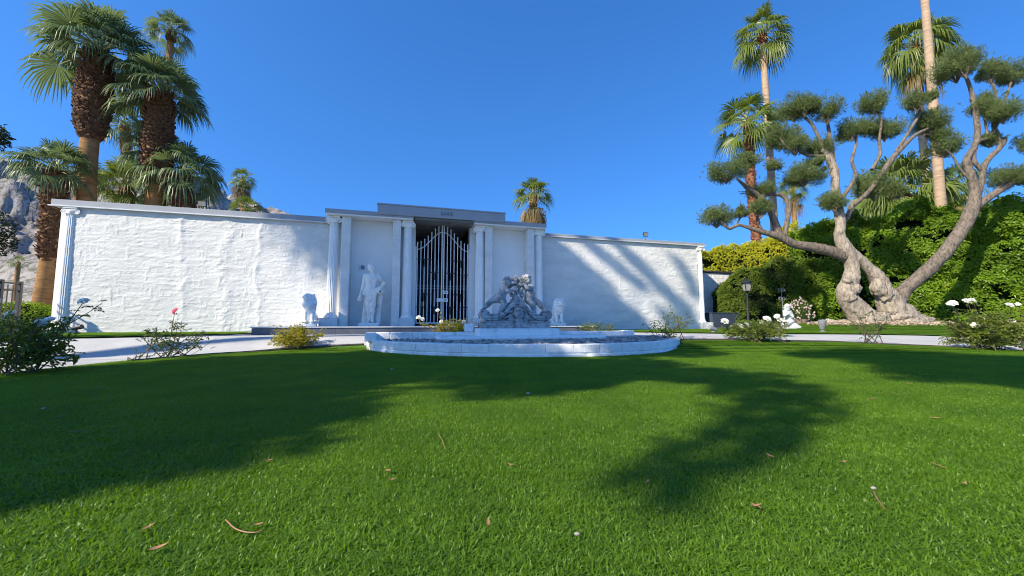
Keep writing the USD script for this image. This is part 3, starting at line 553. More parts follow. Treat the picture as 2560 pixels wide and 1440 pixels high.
nb = int((aR - aL) * BR / .405); an = np.linspace(aL, aR, nb + 1); rb = np.random.default_rng(5)
for k in range(nb):
    obj('block', arcblock(an[k] + .0008, an[k + 1] - .0008, BR - .20, BR + rb.uniform(-.003, .004), .058, BT + rb.uniform(-.003, .003), k), 'white_masonry', basin, smooth=30)
    sh = .5 * (an[1] - an[0]); obj('base_block', arcblock(an[k] + sh + .0008, min(an[k + 1] + sh - .0008, aR + .05), BR - .20, BR + .008 + rb.uniform(-.005, .006), -.10, .050, k + 50, .007), 'white_masonry', basin, smooth=30)
obj('mortar', cat([arcblock(a, b, BR - .18, BR - .012, -.12, BT - .012, 900 + i, 0) for i, (a, b) in enumerate(zip(an[:-1], an[1:]))]), 'white_masonry', basin)
bw = 5.35
obj('floor', bbox(.02, 6.0, .0, .0 + 3.2, -.05, .085) if False else (lambda m: (np.array(m.vertices) * [BR - .19, BR - .19, .06] + [*BC, .11], np.array(m.faces)))(trimesh.creation.cylinder(1, 1, sections=48)), 'soil', basin)
x = 0.0; k = 0
while x < bw:                                                                   # back wall, block by block, broken by the sculpture's pedestal
    w = min(.405, bw - x)
    if not (1.98 < x + w / 2 < 3.62): obj('wall_block', bbox(x + .002, x + w - .002, -.20, 0 + rb.uniform(-.003, .003), -.1, .315 + rb.uniform(-.003, .003), .012), 'white_masonry', basin)
    x += w; k += 1
obj('end_block', bbox(-.02, .17, .003, .30, BT - .02, .318, .015), 'white_masonry', basin)
obj('end_block', bbox(1.80, 1.97, -.22, .02, .318, .475, .015), 'white_masonry', basin)
obj('end_block', bbox(bw + .004, bw + .20, -.22, .03, -.1, .33, .015), 'white_masonry', basin)
# inner step with rounded coping, then the pedestal
for a0, a1 in ((1.22, 2.02), (2.026, 2.87), (2.876, 3.70), (3.706, 4.42)):
    obj('step_block', bbox(a0 + .02, a1 - .0, .025, .78, -.05, .168, .01), 'white_masonry', basin); obj('coping', bbox(a0 - .012, a1 + (.02 if a1 == 4.42 else -.004), .015, .81, .172, .252, .032), 'white_masonry', basin)
obj('pedestal', bbox(1.99, 3.60, -.34, .46, .20, .385, .02), 'white_masonry', basin)
# pebbles
def pebble_field(seed, n, pick, r0, r1, z):
    rp = np.random.default_rng(seed); out = ([], []); ico = trimesh.creation.icosphere(1, 1.0); iv, jf = np.array(ico.vertices), np.array(ico.faces)
    while n > 0:
        a = rp.uniform(aL - .1, aR); r = (BR - .24) * math.sqrt(rp.uniform(.0, 1)); p = np.array([BC[0] + r * math.cos(a), BC[1] + r * math.sin(a)]); q = p - LEFTC; s, d = q @ U[:2], q @ N[:2]
        if d < .03 or (1.17 < s < 4.48 and d < .84): continue
        n -= 1; rr = rp.uniform(r0, r1); sq = np.array([1, rp.uniform(.7, 1), rp.uniform(.45, .7)]) * rr; t = rp.uniform(0, 6.3)
        v = iv * sq * (1 + .18 * (meshkit.noise(iv * 1.7 + rp.random(3) * 40)[:, None] - .5)); v = np.column_stack([v[:, 0] * math.cos(t) - v[:, 1] * math.sin(t), v[:, 0] * math.sin(t) + v[:, 1] * math.cos(t), v[:, 2]])
        out[rp.random() < .45].append((v + [p[0], p[1], z + rp.uniform(0, .035)], jf))
    return out
pa, pb_ = pebble_field(8, 2600, None, .022, .05, .150)
obj('pebbles', cat(pa), 'pebble_pale', smooth=True, label='pale river pebbles filling the fountain basin', cat='pebbles', kind='stuff'); obj('pebbles', cat(pb_), 'pebble_dark', smooth=True, label='dark grey river pebbles mixed into the fountain basin fill', cat='pebbles', kind='stuff')
sp = thing('fountain_spout', 'short white pipe nozzle standing in the pebbles by the back ledge', 'nozzle', BF(.95, .22, .12))
obj('pipe', tube([BF(.95, .22, .08), BF(.95, .22, .27)], .022, 10), 'white_paint', sp, smooth=40); obj('cap', tube([BF(.95, .22, .265), BF(.95, .22, .29), BF(.95, .22, .30)], [.032, .032, .02], 10), 'white_paint', sp, smooth=40)
# ================================================================== SCULPTURES AND SMALL THINGS
def curls(c, r, n, seed, rc=.03, up=-.25, back=True):
    """curly hair: small knobs over the upper and back part of a head"""
    rr = np.random.default_rng(seed); out = []
    for v in unit(rr, n * 3):
        if v[2] < up or (v[1] < -.45 and v[2] < .35): continue
        out.append(('e', tuple(np.array(c) + v * np.array(r)), (rc * rr.uniform(.8, 1.2),) * 3, rc * .35))
        if len(out) >= n: break
    return out
def head(c, r, turn=0.0, tilt=0.0, hair=26, seed=1, lean=0.0):
    """a face looking along -y, turned about z, as primitives"""
    ct, st = math.cos(turn), math.sin(turn); cl, sl = math.cos(tilt), math.sin(tilt)
    def L(x, y, z):
        y, z = y * cl - z * sl, y * sl + z * cl
        x, z = x * math.cos(lean) - z * math.sin(lean), x * math.sin(lean) + z * math.cos(lean)
        return (c[0] + r * (x * ct - y * st), c[1] + r * (x * st + y * ct), c[2] + r * z)
    p = [('e', L(0, .05, .12), (r * .86, r * .92, r * .92)), ('e', L(0, -.22, -.35), (r * .62, r * .62, r * .66), r * .4), ('e', L(0, -.52, -.78), (r * .26, r * .24, r * .2), r * .25)]
    p += [('c', L(0, -.86, .12), L(0, -1.02, -.26), r * .09, r * .15, r * .12), ('e', L(-.42, -.62, -.35), (r * .26,) * 3, r * .25), ('e', L(.42, -.62, -.35), (r * .26,) * 3, r * .25), ('c', L(-.42, -.74, .22), L(.42, -.74, .22), r * .13, r * .13, r * .15)]
    p += [('-e', L(s * .36, -.93, .02), (r * .16, r * .16, r * .10), r * .1) for s in (-1, 1)] + [('e', L(s * .35, -.80, .0), (r * .13,) * 3, r * .04) for s in (-1, 1)]
    p += [('c', L(-.2, -.86, -.50), L(.2, -.86, -.50), r * .07, r * .07, r * .08), ('c', L(-.15, -.85, -.62), L(.15, -.85, -.62), r * .08, r * .08, r * .08), ('-e', L(0, -.93, -.56), (r * .22, r * .1, r * .03), r * .03)]
    p += [('e', L(s * .86, .05, -.05), (r * .12, r * .18, r * .26), r * .06) for s in (-1, 1)]
    rr = np.random.default_rng(seed)
    k = 0
    for v in unit(rr, hair * 5):
        if v[2] < -.35 or (v[1] < -.25 and v[2] < .42): continue
        p.append(('e', L(*(v * [.92, 1.0, 1.0] + [0, .06, .14])), (r * rr.uniform(.2, .3),) * 3, r * .06)); k += 1
        if k >= hair: break
    return p
def fingers(w, d, side, L, n=4, curl=.5, rad=.009):
    """a hand from a wrist: palm, four unequal bent fingers and a thumb leaving its side"""
    w, d, side = (np.asarray(x, float) for x in (w, d, side)); d = d / np.linalg.norm(d); side = side - d * (side @ d); side /= np.linalg.norm(side); nn = np.cross(side, d)
    palm = w + d * L * .45; p = [('c', tuple(w), tuple(palm), L * .17, L * .24, L * .2), ('e', tuple(palm), (L * .25,) * 3, L * .15)]
    for i in range(n):
        o = palm + side * L * (.22 - .145 * i) + d * L * .08; k = o + d * L * (.30 - .04 * abs(i - 1)); t = k + (d * math.cos(curl * 1.6) - nn * math.sin(curl * 1.6)) * L * (.27 - .03 * abs(i - 1))
        p += [('c', tuple(o), tuple(k), rad, rad * .95, rad * .8), ('c', tuple(k), tuple(t), rad * .95, rad * .75, rad * .8)]
    o = w + d * L * .2 + side * L * .2; k = o + d * L * .22 + side * L * .16; t = k + d * L * .2 - nn * L * .06
    return p + [('c', tuple(o), tuple(k), rad * 1.3, rad * 1.1, rad), ('c', tuple(k), tuple(t), rad * 1.1, rad * .85, rad)]
grain = lambda amp, fr, sd: (lambda P: (meshkit.fbm(P * fr, 3, sd) - .5) * amp)

# ---- the standing figure in the left recess
so = H(7.40, PLAT, .52); st = thing('standing_statue', 'white life-size statue of a draped youth holding a jug, standing in the left recess', 'statue', so, None)
def SP(x, y, z): return (x, y, z)
obj('plinth', place(cat([box_axes((-.02, .02, .045), .53, .36, .088, bev=.008)]), so, U, -N), 'white_paint', st)
fig = [('c', (.0, 0, 1.04), (.01, 0, 1.22), .125, .135, .08), ('c', (-.015, 0, .98), (.0, .0, 1.08), .135, .115, .08), ('e', (.02, .0, 1.31), (.165, .105, .12), .07), ('e', (-.055, -.075, 1.31), (.075, .045, .06), .05), ('e', (.10, -.075, 1.31), (.075, .045, .06), .05),
       ('c', (-.13, 0, 1.385), (.175, 0, 1.39), .062, .062, .06), ('c', (.03, 0, 1.39), (.025, -.02, 1.50), .058, .052, .04), ('e', (-.02, .02, .93), (.175, .125, .11), .08),
       ('c', (-.075, 0, .92), (-.065, -.045, .60), .098, .064, .05), ('c', (-.065, -.045, .60), (-.045, -.01, .42), .060, .062, .03), ('c', (-.05, .0, .45), (-.015, .02, .155), .060, .036, .03), ('c', (-.02, .01, .135), (-.035, -.14, .115), .036, .026, .025),
       ('c', (.085, 0, .92), (.065, -.085, .575), .095, .064, .05), ('c', (.065, -.085, .575), (.072, -.05, .42), .060, .062, .03), ('c', (.072, -.04, .44), (.07, -.01, .155), .060, .036, .03), ('c', (.07, -.02, .135), (.10, -.16, .115), .036, .026, .025),
       ('c', (-.155, .0, 1.375), (-.205, .01, 1.08), .056, .044, .03), ('c', (-.205, .01, 1.08), (-.255, -.04, .86), .045, .032, .02), ('c', (.20, .01, 1.375), (.305, .06, 1.17), .056, .045, .03), ('c', (.305, .06, 1.17), (.315, -.09, 1.155), .045, .033, .02)]
fig += fingers((-.258, -.045, .85), (-.12, -.1, -1), (0, -1, 0), .15, curl=.55, rad=.0105) + fingers((.315, -.10, 1.155), (.35, -.6, .12), (0, .2, 1), .15, curl=.4, rad=.0105)
fig += head((.0, -.02, 1.60), .098, turn=-.35, tilt=.22, hair=34, seed=4, lean=.12)
obj('figure', place(carve(fig, .0095, .02), so, U, -N), 'cast_stone', st, smooth=True)
dr_ = [('c', (-.16, -.05, .90), (.24, -.10, 1.03), .055, .05)]
for k in range(7):                                                              # folds falling from hip to hip
    t = k / 6; a = np.array([.22 - .02 * k, -.10, 1.0 - .03 * k]); b = np.array([-.17 + .05 * k, -.115 - .012 * math.sin(k), .86 - .055 * k]); dr_.append(('c', tuple(a), tuple(b), .032, .022, .03))
dr_ += [('c', (.02, -.135, .80), (.0, -.14, .68), .035, .018, .03), ('c', (-.05, -.12, .80), (-.06, -.12, .72), .03, .015, .03), ('e', (.0, .0, .93), (.180, .135, .10), .05), ('c', (.23, -.08, 1.03), (.30, -.06, 1.10), .05, .04), ('c', (-.13, .08, .85), (-.175, .12, .12), .03, .055, .04), ('c', (-.09, .10, .8), (-.10, .13, .12), .035, .05, .04)]
obj('drapery', place(carve(dr_, .0095, .03, grain(.006, 30, 2)), so, U, -N), 'cast_stone', st, smooth=True)
obj('tree_stump', place(carve([('c', (.20, .10, .08), (.215, .10, .45), .09, .07), ('c', (.215, .10, .45), (.25, .07, .86), .07, .09), ('e', (.26, .03, .72), (.05, .04, .05)), ('c', (.05, .13, .1), (.1, .13, .5), .08, .06)], .012, .04, grain(.03, 22, 5)), so, U, -N), 'cast_stone', st, smooth=True)
obj('jug', place(carve([('e', (.275, .05, .96), (.095, .12, .095)), ('c', (.265, -.04, .95), (.255, -.13, .94), .055, .045), ('c', (.255, -.12, .94), (.255, -.15, .94), .06, .066), ('-e', (.255, -.17, .94), (.035, .07, .035), .01), ('c', (.22, -.10, 1.0), (.24, -.02, 1.06), .016, .016, .01)], .0085, .02), so, U, -N), 'cast_stone', st, smooth=True)
obj('ring', place(tube(np.array([[-.268 + .045 * math.cos(a), -.075, .745 + .045 * math.sin(a)] for a in np.linspace(0, 2 * np.pi, 25)]), .016, 8, False), so, U, -N), 'cast_stone', st, smooth=True)

# ---- seated lions
def lion(o, yaw, hd_turn, up, label, m):
    t = thing('lion_statue', label, 'lion statue', o)
    c, s = math.cos(yaw), math.sin(yaw); ax = U * c - N * s * -1 * -1; ax = U * c + (-N) * s; ay = -U * s + (-N) * c
    obj('plinth', place(cat([box_axes((0, .10, .04), .38, .66, .08, bev=.01)]), o, ax, ay), m, t)
    b = [('c', (0, .30, .20), (0, .02, .50), .16, .145, .08), ('c', (0, .02, .50), (0, -.10, .56), .15, .13, .08), ('e', (0, -.10, .47), (.12, .10, .14), .06)]
    for sx in (-1, 1):
        b += [('e', (sx * .135, .27, .20), (.085, .16, .135), .05), ('c', (sx * .15, .16, .12), (sx * .155, .0, .10), .055, .045, .03), ('e', (sx * .155, -.02, .105), (.05, .07, .035), .02),
              ('c', (sx * .10, -.08, .46), (sx * .085, -.12, .27), .068, .047, .04), ('c', (sx * .085, -.12, .27), (sx * .085, -.13, .12), .046, .04, .02), ('e', (sx * .085, -.165, .105), (.05, .075, .032), .02)]
        b += [('c', (sx * (.06 + .025 * k), -.235, .115), (sx * (.06 + .025 * k), -.24, .10), .013, .011, .006) for k in range(3)]
    b += [('c', (.05, .42, .12), (.19, .34, .10), .032, .026, .02), ('c', (.19, .34, .10), (.215, .14, .10), .026, .03, .02), ('e', (.215, .12, .105), (.04, .05, .035), .02)]
    hc, hs = math.cos(hd_turn), math.sin(hd_turn); hz = .69 if up else .68
    def Hh(x, y, z):
        if up: y, z = y * .92 + z * .30, -y * .38 + z * .92
        return (x * hc - y * hs, -.12 + x * hs + y * hc, hz + z)
    b += [('e', Hh(0, .03, .0), (.155, .13, .165), .05), ('e', Hh(0, -.05, -.14), (.13, .10, .13), .06), ('e', Hh(0, -.09, .03), (.098, .10, .105), .03), ('e', Hh(0, -.17, -.025), (.062, .075, .055), .03), ('e', Hh(0, -.165, -.085), (.05, .06, .03), .015), ('-e', Hh(0, -.235, -.06), (.045, .06, .016), .008), ('e', Hh(0, -.235, .0), (.028, .02, .018), .01), ('c', Hh(0, -.17, .06), Hh(0, -.225, .01), .026, .022, .02)]
    for sx in (-1, 1): b += [('e', Hh(sx * .045, -.165, .055), (.022, .018, .016), .008), ('c', Hh(sx * .02, -.165, .085), Hh(sx * .075, -.14, .08), .016, .016, .012), ('e', Hh(sx * .105, -.02, .125), (.034, .02, .036), .01), ('e', Hh(sx * .034, -.205, -.03), (.034, .034, .028), .012)]
    rr = np.random.default_rng(int(o[0] * 100) & 255)
    for v in unit(rr, 90):                                                       # mane locks
        if v[1] < -.35 and v[2] > -.5: continue
        q = v * [.155, .13, .18] + [0, .02, -.03]; e = v * [.19, .15, .16] + [0, .03, -.12]; b.append(('c', Hh(*q), Hh(*e), .026, .012, .012))
    obj('body', place(carve(b, .0095, .02, grain(.008, 40, 3)), o, ax, ay), m, t, smooth=True)
lion(H(5.90, PLAT, .62), .15, -.55, True, 'white seated lion statue with lifted turned head left of the entrance columns', 'white_paint')
lion(H(12.92, PLAT, .60), -.05, -.02, False, 'small white seated lion statue facing forward right of the entrance columns', 'aged_white_paint')

# ---- the fountain sculpture: two putti over a scrolled pediment with a lion mask
fo = BF(2.80, .02, .386); fs = thing('fountain_sculpture', 'silver grey fountain sculpture of two putti with grapes above a scrolled lion mask', 'sculpture', fo)
F_ = lambda zx, zy, y=0.0: ((zx - 765) / 769, y, (970 - zy) / 769)               # from a tracing of the front view, y is towards the house
obj('plinth', place(cat([box_axes((0, .02, .055), 1.40, .46, .108, bev=.008), box_axes((0, .02, .129), 1.36, .42, .036, bev=.012)]), fo, U, -N), 'silver_stone', fs)
pd_ = []
rim = [F_(300, 800), F_(380, 808), F_(470, 795), F_(540, 765), F_(600, 705), F_(650, 640), F_(710, 600), F_(760, 592)]
body = spline(np.array(rim), 22)
for sgn in (1, -1):
    q = body.copy(); q[:, 0] = .02 + (q[:, 0] - .02) * sgn
    for a, b in zip(q[:-1], q[1:]):
        pd_ += [('c', (a[0], -.17, a[2]), (b[0], -.17, b[2]), .028, .028, .006), ('c', (a[0], -.19, a[2] - .046), (b[0], -.19, b[2] - .046), .014, .014, .004), ('c', (a[0], .10, a[2]), (b[0], .10, b[2]), .032, .032, .008), ('c', (a[0], -.02, a[2] - .005), (b[0], -.02, b[2] - .005), .036, .036, .04)]
        if a[2] > .2: pd_.append(('c', (a[0], .02, max(a[2] - .10, .16)), (b[0], .02, max(b[2] - .10, .16)), .10, .10, .05))
    cx_, cz_ = .02 + sgn * -.655, .255                                             # outer volute
    an_ = np.linspace(0, 2.2 * 2 * np.pi, 34); r_ = .098 * (1 - .82 * an_ / an_[-1])
    v_ = [(cx_ + sgn * r_[i] * math.sin(an_[i]) * -1 * -1 if False else cx_ + sgn * r_[i] * math.sin(an_[i]), -.02, cz_ - r_[i] * math.cos(an_[i])) for i in range(34)]
    for a, b in zip(v_[:-1], v_[1:]):
        for y in (-.13, .09): pd_.append(('c', (a[0], y, a[2]), (b[0], y, b[2]), .022, .022, .006))
        pd_.append(('c', (a[0], -.02, a[2]), (b[0], -.02, b[2]), .014, .014, .006))
    pd_ += [('c', (cx_, -.13, cz_), (cx_, .08, cz_), .026, .026, .006), ('c', (cx_, -.06, cz_), (cx_, .05, cz_), .078, .078, .006)]
    cx2, cz2 = .02 - sgn * .055, .435                                              # inner volute
    r_ = .048 * (1 - .8 * an_ / an_[-1])
    for i in range(33): pd_.append(('c', (cx2 + sgn * r_[i] * math.sin(an_[i]), -.15, cz2 + r_[i] * math.cos(an_[i])), (cx2 + sgn * r_[i + 1] * math.sin(an_[i + 1]), -.15, cz2 + r_[i + 1] * math.cos(an_[i + 1])), .016, .016, .005))
for k in range(9):                                                               # shell
    a = math.radians(-72 + 18 * k); pd_.append(('c', (.03, -.12, .45), (.03 + .15 * math.sin(a), -.10, .45 + .17 * math.cos(a)), .014, .026, .006))
pd_ += [('e', (.03, -.02, .50), (.14, .09, .12), .03), ('e', (.03, .02, .27), (.24, .09, .15), .04)]
obj('scrolled_pediment', place(carve(pd_, .0085, .01, grain(.005, 40, 7)), fo, U, -N), 'silver_stone', fs, smooth=True)
mk = head((.045, -.13, .30), .125, hair=0, tilt=.05)
mk += [('-e', (.045, -.262, .218), (.062, .07, .036), .010), ('c', (-.03, -.235, .365), (.03, -.262, .352), .02, .022, .012), ('c', (.06, -.262, .352), (.12, -.235, .365), .022, .02, .012)]
rr = np.random.default_rng(12)
for k in range(58):                                                              # mane and beard
    a = rr.uniform(0, 2 * np.pi); e = np.array([math.cos(a), math.sin(a)]);
    if e[1] > .75: continue
    q0 = np.array([.045, .30]) + e * [.135, .15]; q1 = np.array([.045, .27]) + e * [rr.uniform(.2, .36), rr.uniform(.14, .20)] + [0, -.04]; qm = (q0 + q1) / 2 + rr.normal(0, .02, 2)
    q1[1] = max(q1[1], .04); mk += [('c', (q0[0], -.14, q0[1]), (qm[0], -.15, qm[1]), .020, .018, .004), ('c', (qm[0], -.15, qm[1]), (q1[0], -.13, q1[1]), .018, .009, .004)]
for k in range(9):
    x = .045 + (k - 4) * .018; mk.append(('c', (x, -.19, .165), (.045 + (k - 4) * .012, -.195, .045 + .012 * abs(k - 4)), .017, .010, .005))
obj('lion_mask', place(carve(mk, .0075, .012), fo, U, -N), 'silver_stone', fs, smooth=True)
def putto(sh, hipc, kneeL, footL, kneeR, footR, hd, turn, arms, seed, tilt=0.0):
    p = [('c', sh, hipc, .085, .098, .05), ('e', tuple(np.array(sh) * .45 + np.array(hipc) * .55 + [0, -.045, 0]), (.085, .07, .09), .05), ('e', tuple(np.array(hipc) + [0, .03, .0]), (.105, .09, .085), .05), ('c', sh, (hd[0] * .6 + sh[0] * .4, hd[1], hd[2] - .085), .06, .05, .04)]
    for kn, ft, off in ((kneeL, footL, -.045), (kneeR, footR, .045)):
        h_ = np.array(hipc) + [off, 0, -.02]; kn, ft = np.array(kn), np.array(ft); cf = kn * .6 + ft * .4
        p += [('c', tuple(h_), tuple(kn), .082, .057, .035), ('c', tuple(kn), tuple(cf), .052, .055, .02), ('c', tuple(cf), tuple(ft), .054, .032, .02)]
        d = np.array([off * 1.2, -.085, -.025]); p += [('c', tuple(ft + [0, 0, -.01]), tuple(ft + d), .031, .026, .02)] + [('c', tuple(ft + d), tuple(ft + d + [(j - 1.5) * .012, -.028, -.004]), .0095, .008, .006) for j in range(4)]
    for s_, e_, w_, hdir in arms:
        p += [('c', s_, e_, .050, .042, .03), ('c', e_, w_, .043, .030, .02)] + fingers(w_, hdir, (0, 0, 1), .085, curl=.75, rad=.0085)
    return p + head(hd, .092, turn=turn, tilt=tilt, hair=30, seed=seed)
pl = putto(F_(585, 385, -.03), F_(520, 505, -.02), F_(385, 560, -.04), F_(262, 685, -.05), F_(580, 600, -.13), F_(505, 735, -.12), F_(632, 262, -.05), -.15, [(F_(560, 372, -.06), F_(650, 410, -.14), F_(725, 385, -.14), (1, -.1, .15)), (F_(640, 365, .02), F_(690, 330, .06), F_(740, 300, .03), (1, -.2, .1))], 5, .05)
obj('putto', place(carve(pl, .0082, .02, grain(.003, 50, 1)), fo, U, -N), 'silver_stone', fs, smooth=True, label='left putto leaning back with one leg on the outer scroll')
pr = putto(F_(1000, 350, -.02), F_(1025, 510, .0), F_(1035, 610, -.12), F_(1062, 705, -.10), F_(1165, 575, -.02), F_(1245, 690, -.03), F_(958, 215, -.03), 1.0, [(F_(1045, 325, -.05), F_(950, 355, -.14), F_(890, 285, -.12), (-.5, -.1, .8)), (F_(950, 330, .04), F_(900, 330, .07), F_(870, 270, .05), (-.5, 0, .8))], 9)
obj('putto', place(carve(pr, .0082, .02, grain(.003, 50, 2)), fo, U, -N), 'silver_stone', fs, smooth=True, label='right putto looking aside and holding up the grapes')
gp = []; rr = np.random.default_rng(31)
for zx, zy, r, n in ((735, 205, .04, 14), (775, 190, .045, 16), (815, 215, .05, 18), (785, 255, .05, 18), (830, 290, .05, 18), (800, 340, .05, 18), (850, 390, .06, 28), (878, 460, .045, 22), (750, 480, .05, 20), (790, 420, .05, 20), (715, 460, .04, 14)):
    c0 = np.array(F_(zx, zy, -.05))
    gp += [('e', tuple(c0 + v * r * [1, 1.0, 1.05]), (rr.uniform(.010, .016),) * 3, .003) for v in unit(rr, int(n * 1.7))] + [('e', tuple(c0), (r * .9,) * 3, .01)]
for k in range(14):                                                              # vine leaves between the bunches
    c0 = np.array(F_(rr.uniform(735, 900), rr.uniform(170, 400), rr.uniform(-.15, -.08))); gp.append(('e', tuple(c0), (.034, .012, .03), .006))
obj('grapes', place(carve(gp, .0075, .006), fo, U, -N), 'silver_stone', fs, smooth=True)

# ---- kneeling girl on the side lawn
ko = hit(1970, 822); kt = thing('kneeling_statue', 'small white statue of a bowed kneeling figure on the side lawn before the vines', 'statue', ko)
kg = [('c', (.0, .05, .10), (.06, .02, .30), .13, .12), ('c', (.06, .02, .30), (.0, -.04, .46), .105, .095), ('e', (-.03, -.05, .50), (.11, .08, .06)), ('c', (-.12, .0, .10), (.17, -.02, .075), .085, .10), ('c', (.1, -.02, .22), (-.10, -.10, .13), .08, .06), ('c', (-.10, -.10, .13), (.10, .08, .06), .055, .045), ('c', (.06, -.05, .48), (.06, -.13, .34), .04, .033), ('c', (.06, -.13, .34), (-.06, -.15, .42), .034, .026), ('c', (-.10, -.04, .50), (-.15, -.12, .38), .04, .033), ('c', (-.15, -.12, .38), (-.07, -.16, .44), .034, .026)]
kg += fingers((-.06, -.15, .42), (-.3, -.1, .6), (1, 0, 0), .07, rad=.008) + head((-.05, -.09, .60), .085, turn=-.5, tilt=.45, hair=26, seed=2)
kg += [('c', (-.22 + .07 * k, -.04, .11 + .01 * k), (-.05 + .07 * k, -.10, .05), .035, .02, .02) for k in range(6)]
obj('figure', place(carve(kg, .0095, .025), ko, (1, 0, 0), (0, 1, 0)), 'weathered_stone', kt, smooth=True)
obj('plinth', box_axes(ko + [0.02, .0, .02], .46, .34, .06, bev=.01), 'weathered_stone', kt)

# ---- garden lights
def spot(o, dirv, L, r, m, label, stake=.12):
    t = thing('garden_spotlight', label, 'spotlight', o, 'garden spotlights on stakes'); dirv = np.asarray(dirv, float); dirv /= np.linalg.norm(dirv); hd = o + np.array([0, 0, stake + r])
    a = hd - dirv * L * .5; b = hd + dirv * L * .5; an = np.linspace(0, 1, 5)
    obj('housing', tube([a, a + dirv * L * .12, hd, b - dirv * .02, b, b - dirv * .012, b - dirv * .03], [r * .45, r * .7, r * .9, r, r, r * .86, r * .80], 20), m, t, smooth=40)
    obj('lens', tube([b - dirv * .032, b - dirv * .028], r * .80, 16), 'lamp_glass', t); obj('stake', cat([tube([o - [0, 0, .05], o + [0, 0, stake * .9]], .014, 8), tube([o + [0, 0, stake * .7], hd - [0, 0, r * .6]], .02, 8)]), m, t, smooth=40)
    obj('foot', lathe([(0, o[2] - .01), (r * .85, o[2] - .01), (r * .85, o[2] + .02), (.02, o[2] + .04), (0, o[2] + .04)], (o[0], o[1], 0), 16), m, t, smooth=40)
spot(hit(190, 836), (.9, .1, .22), .20, .050, 'black_iron', 'black spotlight on the grass strip at the foot of the left white wall', .09)
spot(hit(1783, 831), (-.95, -.1, .35), .20, .062, 'grey_metal', 'grey spotlight lying tilted on the turf by the right end column', .03)
spot(hit(2057, 830), (-.05, -.15, 1.0), .24, .09, 'grey_metal', 'grey upright cup spotlight on the side lawn in front of the old trees', .09)

# ---- lamp post
lo_ = at(1871, 803, 13.6); lo_[2] = float(g(lo_[0], lo_[1])); k_ = 13.6 / 1000
lp = thing('lamp_post', 'slim dark lamp post with a four-sided lantern in front of the climbing vines', 'lamp post', lo_)
zt = at(1868, 728, 13.6)[2]; lx, ly = lo_[0], lo_[1]
obj('pole', lathe([(0, lo_[2] - .1), (.075, lo_[2] - .1), (.075, lo_[2] + .12), (.045, lo_[2] + .2), (.035, lo_[2] + .8), (.032, zt - .08), (.05, zt - .05), (.03, zt - .02), (.05, zt), (0, zt)], (lx, ly, 0), 16), 'black_iron', lp, smooth=40)
lan = []
for sx in (-1, 1):
    for sy in (-1, 1): lan.append(tube([(lx + sx * .075, ly + sy * .075, zt), (lx + sx * .12, ly + sy * .12, zt + .27)], .011, 6))
for z, w in ((zt + .004, .16), (zt + .27, .25)):
    for sx in (-1, 1): lan += [box_axes((lx + sx * w / 2, ly, z), .02, w + .02, .02), box_axes((lx, ly + sx * w / 2, z), w - .021, .02, .02)]
lf = obj('lantern_frame', cat(lan), 'black_iron', lp)
obj('pane', (np.array([[lx + sx * w, ly + sy * w, z] for z, w in ((zt + .012, .066), (zt + .262, .108)) for sx, sy in ((-1, -1), (1, -1), (1, 1), (-1, 1))]), np.array([[0, 1, 5], [0, 5, 4], [1, 2, 6], [1, 6, 5], [2, 3, 7], [2, 7, 6], [3, 0, 4], [3, 4, 7]])), 'lamp_glass', lf)
obj('roof', lathe([(.20, zt + .28), (.205, zt + .295), (.11, zt + .36), (.06, zt + .42), (.025, zt + .435), (.03, zt + .46), (0, zt + .49)], (lx, ly, 0), 4), 'black_iron', lf)
obj('crossbar', tube([(lx - .16, ly, zt - .14), (lx + .16, ly, zt - .14)], .012, 6), 'black_iron', lp)
# ---- wrought scroll stake
wo = at(1959, 815, 13.9); wo[2] = float(g(wo[0], wo[1])); wt = thing('scroll_stake', 'thin wrought iron stake with two rings of scrollwork beside the kneeling statue', 'garden stake', wo)
zt2 = at(1957, 718, 13.9)[2]; obj('rod', tube([wo - [0, 0, .1], (wo[0], wo[1], zt2)], .010, 6), 'grey_metal', wt, smooth=40)
for zz in (zt2 - .10, zt2 - .40):
    for sx in (-1, 1):
        a = np.linspace(0, 3.4 * np.pi, 30); r_ = .065 * (1 - .6 * a / a[-1]); obj('scroll', tube(np.column_stack([wo[0] + sx * (.068 - r_ * np.cos(a)), np.full(30, wo[1]), zz + r_ * np.sin(a)]), .007, 6), 'grey_metal', wt, smooth=40)
# ---- dark planter panel by the right end column, pot
e0, e1 = 19.15, 20.62
pb = thing('planter_wall', 'dark navy rectangular planter box beside the right end column', 'planter', H(19.9, 0, -.2))
s0p, hp = fac(1768, 806, -.5); obj('front_panel', hbox(e0 + .12, e0 + 1.42, .02, .56, -.02, .02, .006), 'navy_panel', pb); obj('rim', hbox(e0 + .10, e0 + 1.44, .563, .60, -.42, .035, .008), 'navy_panel', pb)
obj('end_panel', cat([hbox(e0 + .12, e0 + .16, .02, .56, -.40, -.025)]), 'navy_panel', pb); obj('end_panel', cat([hbox(e0 + 1.38, e0 + 1.42, .02, .56, -.40, -.025)]), 'navy_panel', pb); obj('foot', hbox(e0 + .02, e0 + 1.7, -.1, .06, -.5, .08, .01), 'slate_tile', pb)
po = at(2004, 822, 13.2); po[2] = float(g(po[0], po[1]))
pt = thing('flower_bowl', 'shallow pale clay bowl at the foot of the pink flowering shrub', 'bowl', po); obj('bowl', lathe([(0, po[2]), (.15, po[2]), (.24, po[2] + .14), (.25, po[2] + .16), (.22, po[2] + .16), (.14, po[2] + .05), (0, po[2] + .05)], (po[0], po[1], 0), 28), 'terracotta', pt, smooth=40)
obj('soil', lathe([(0, po[2] + .135), (.205, po[2] + .13)], (po[0], po[1], 0), 24), 'soil', pt)

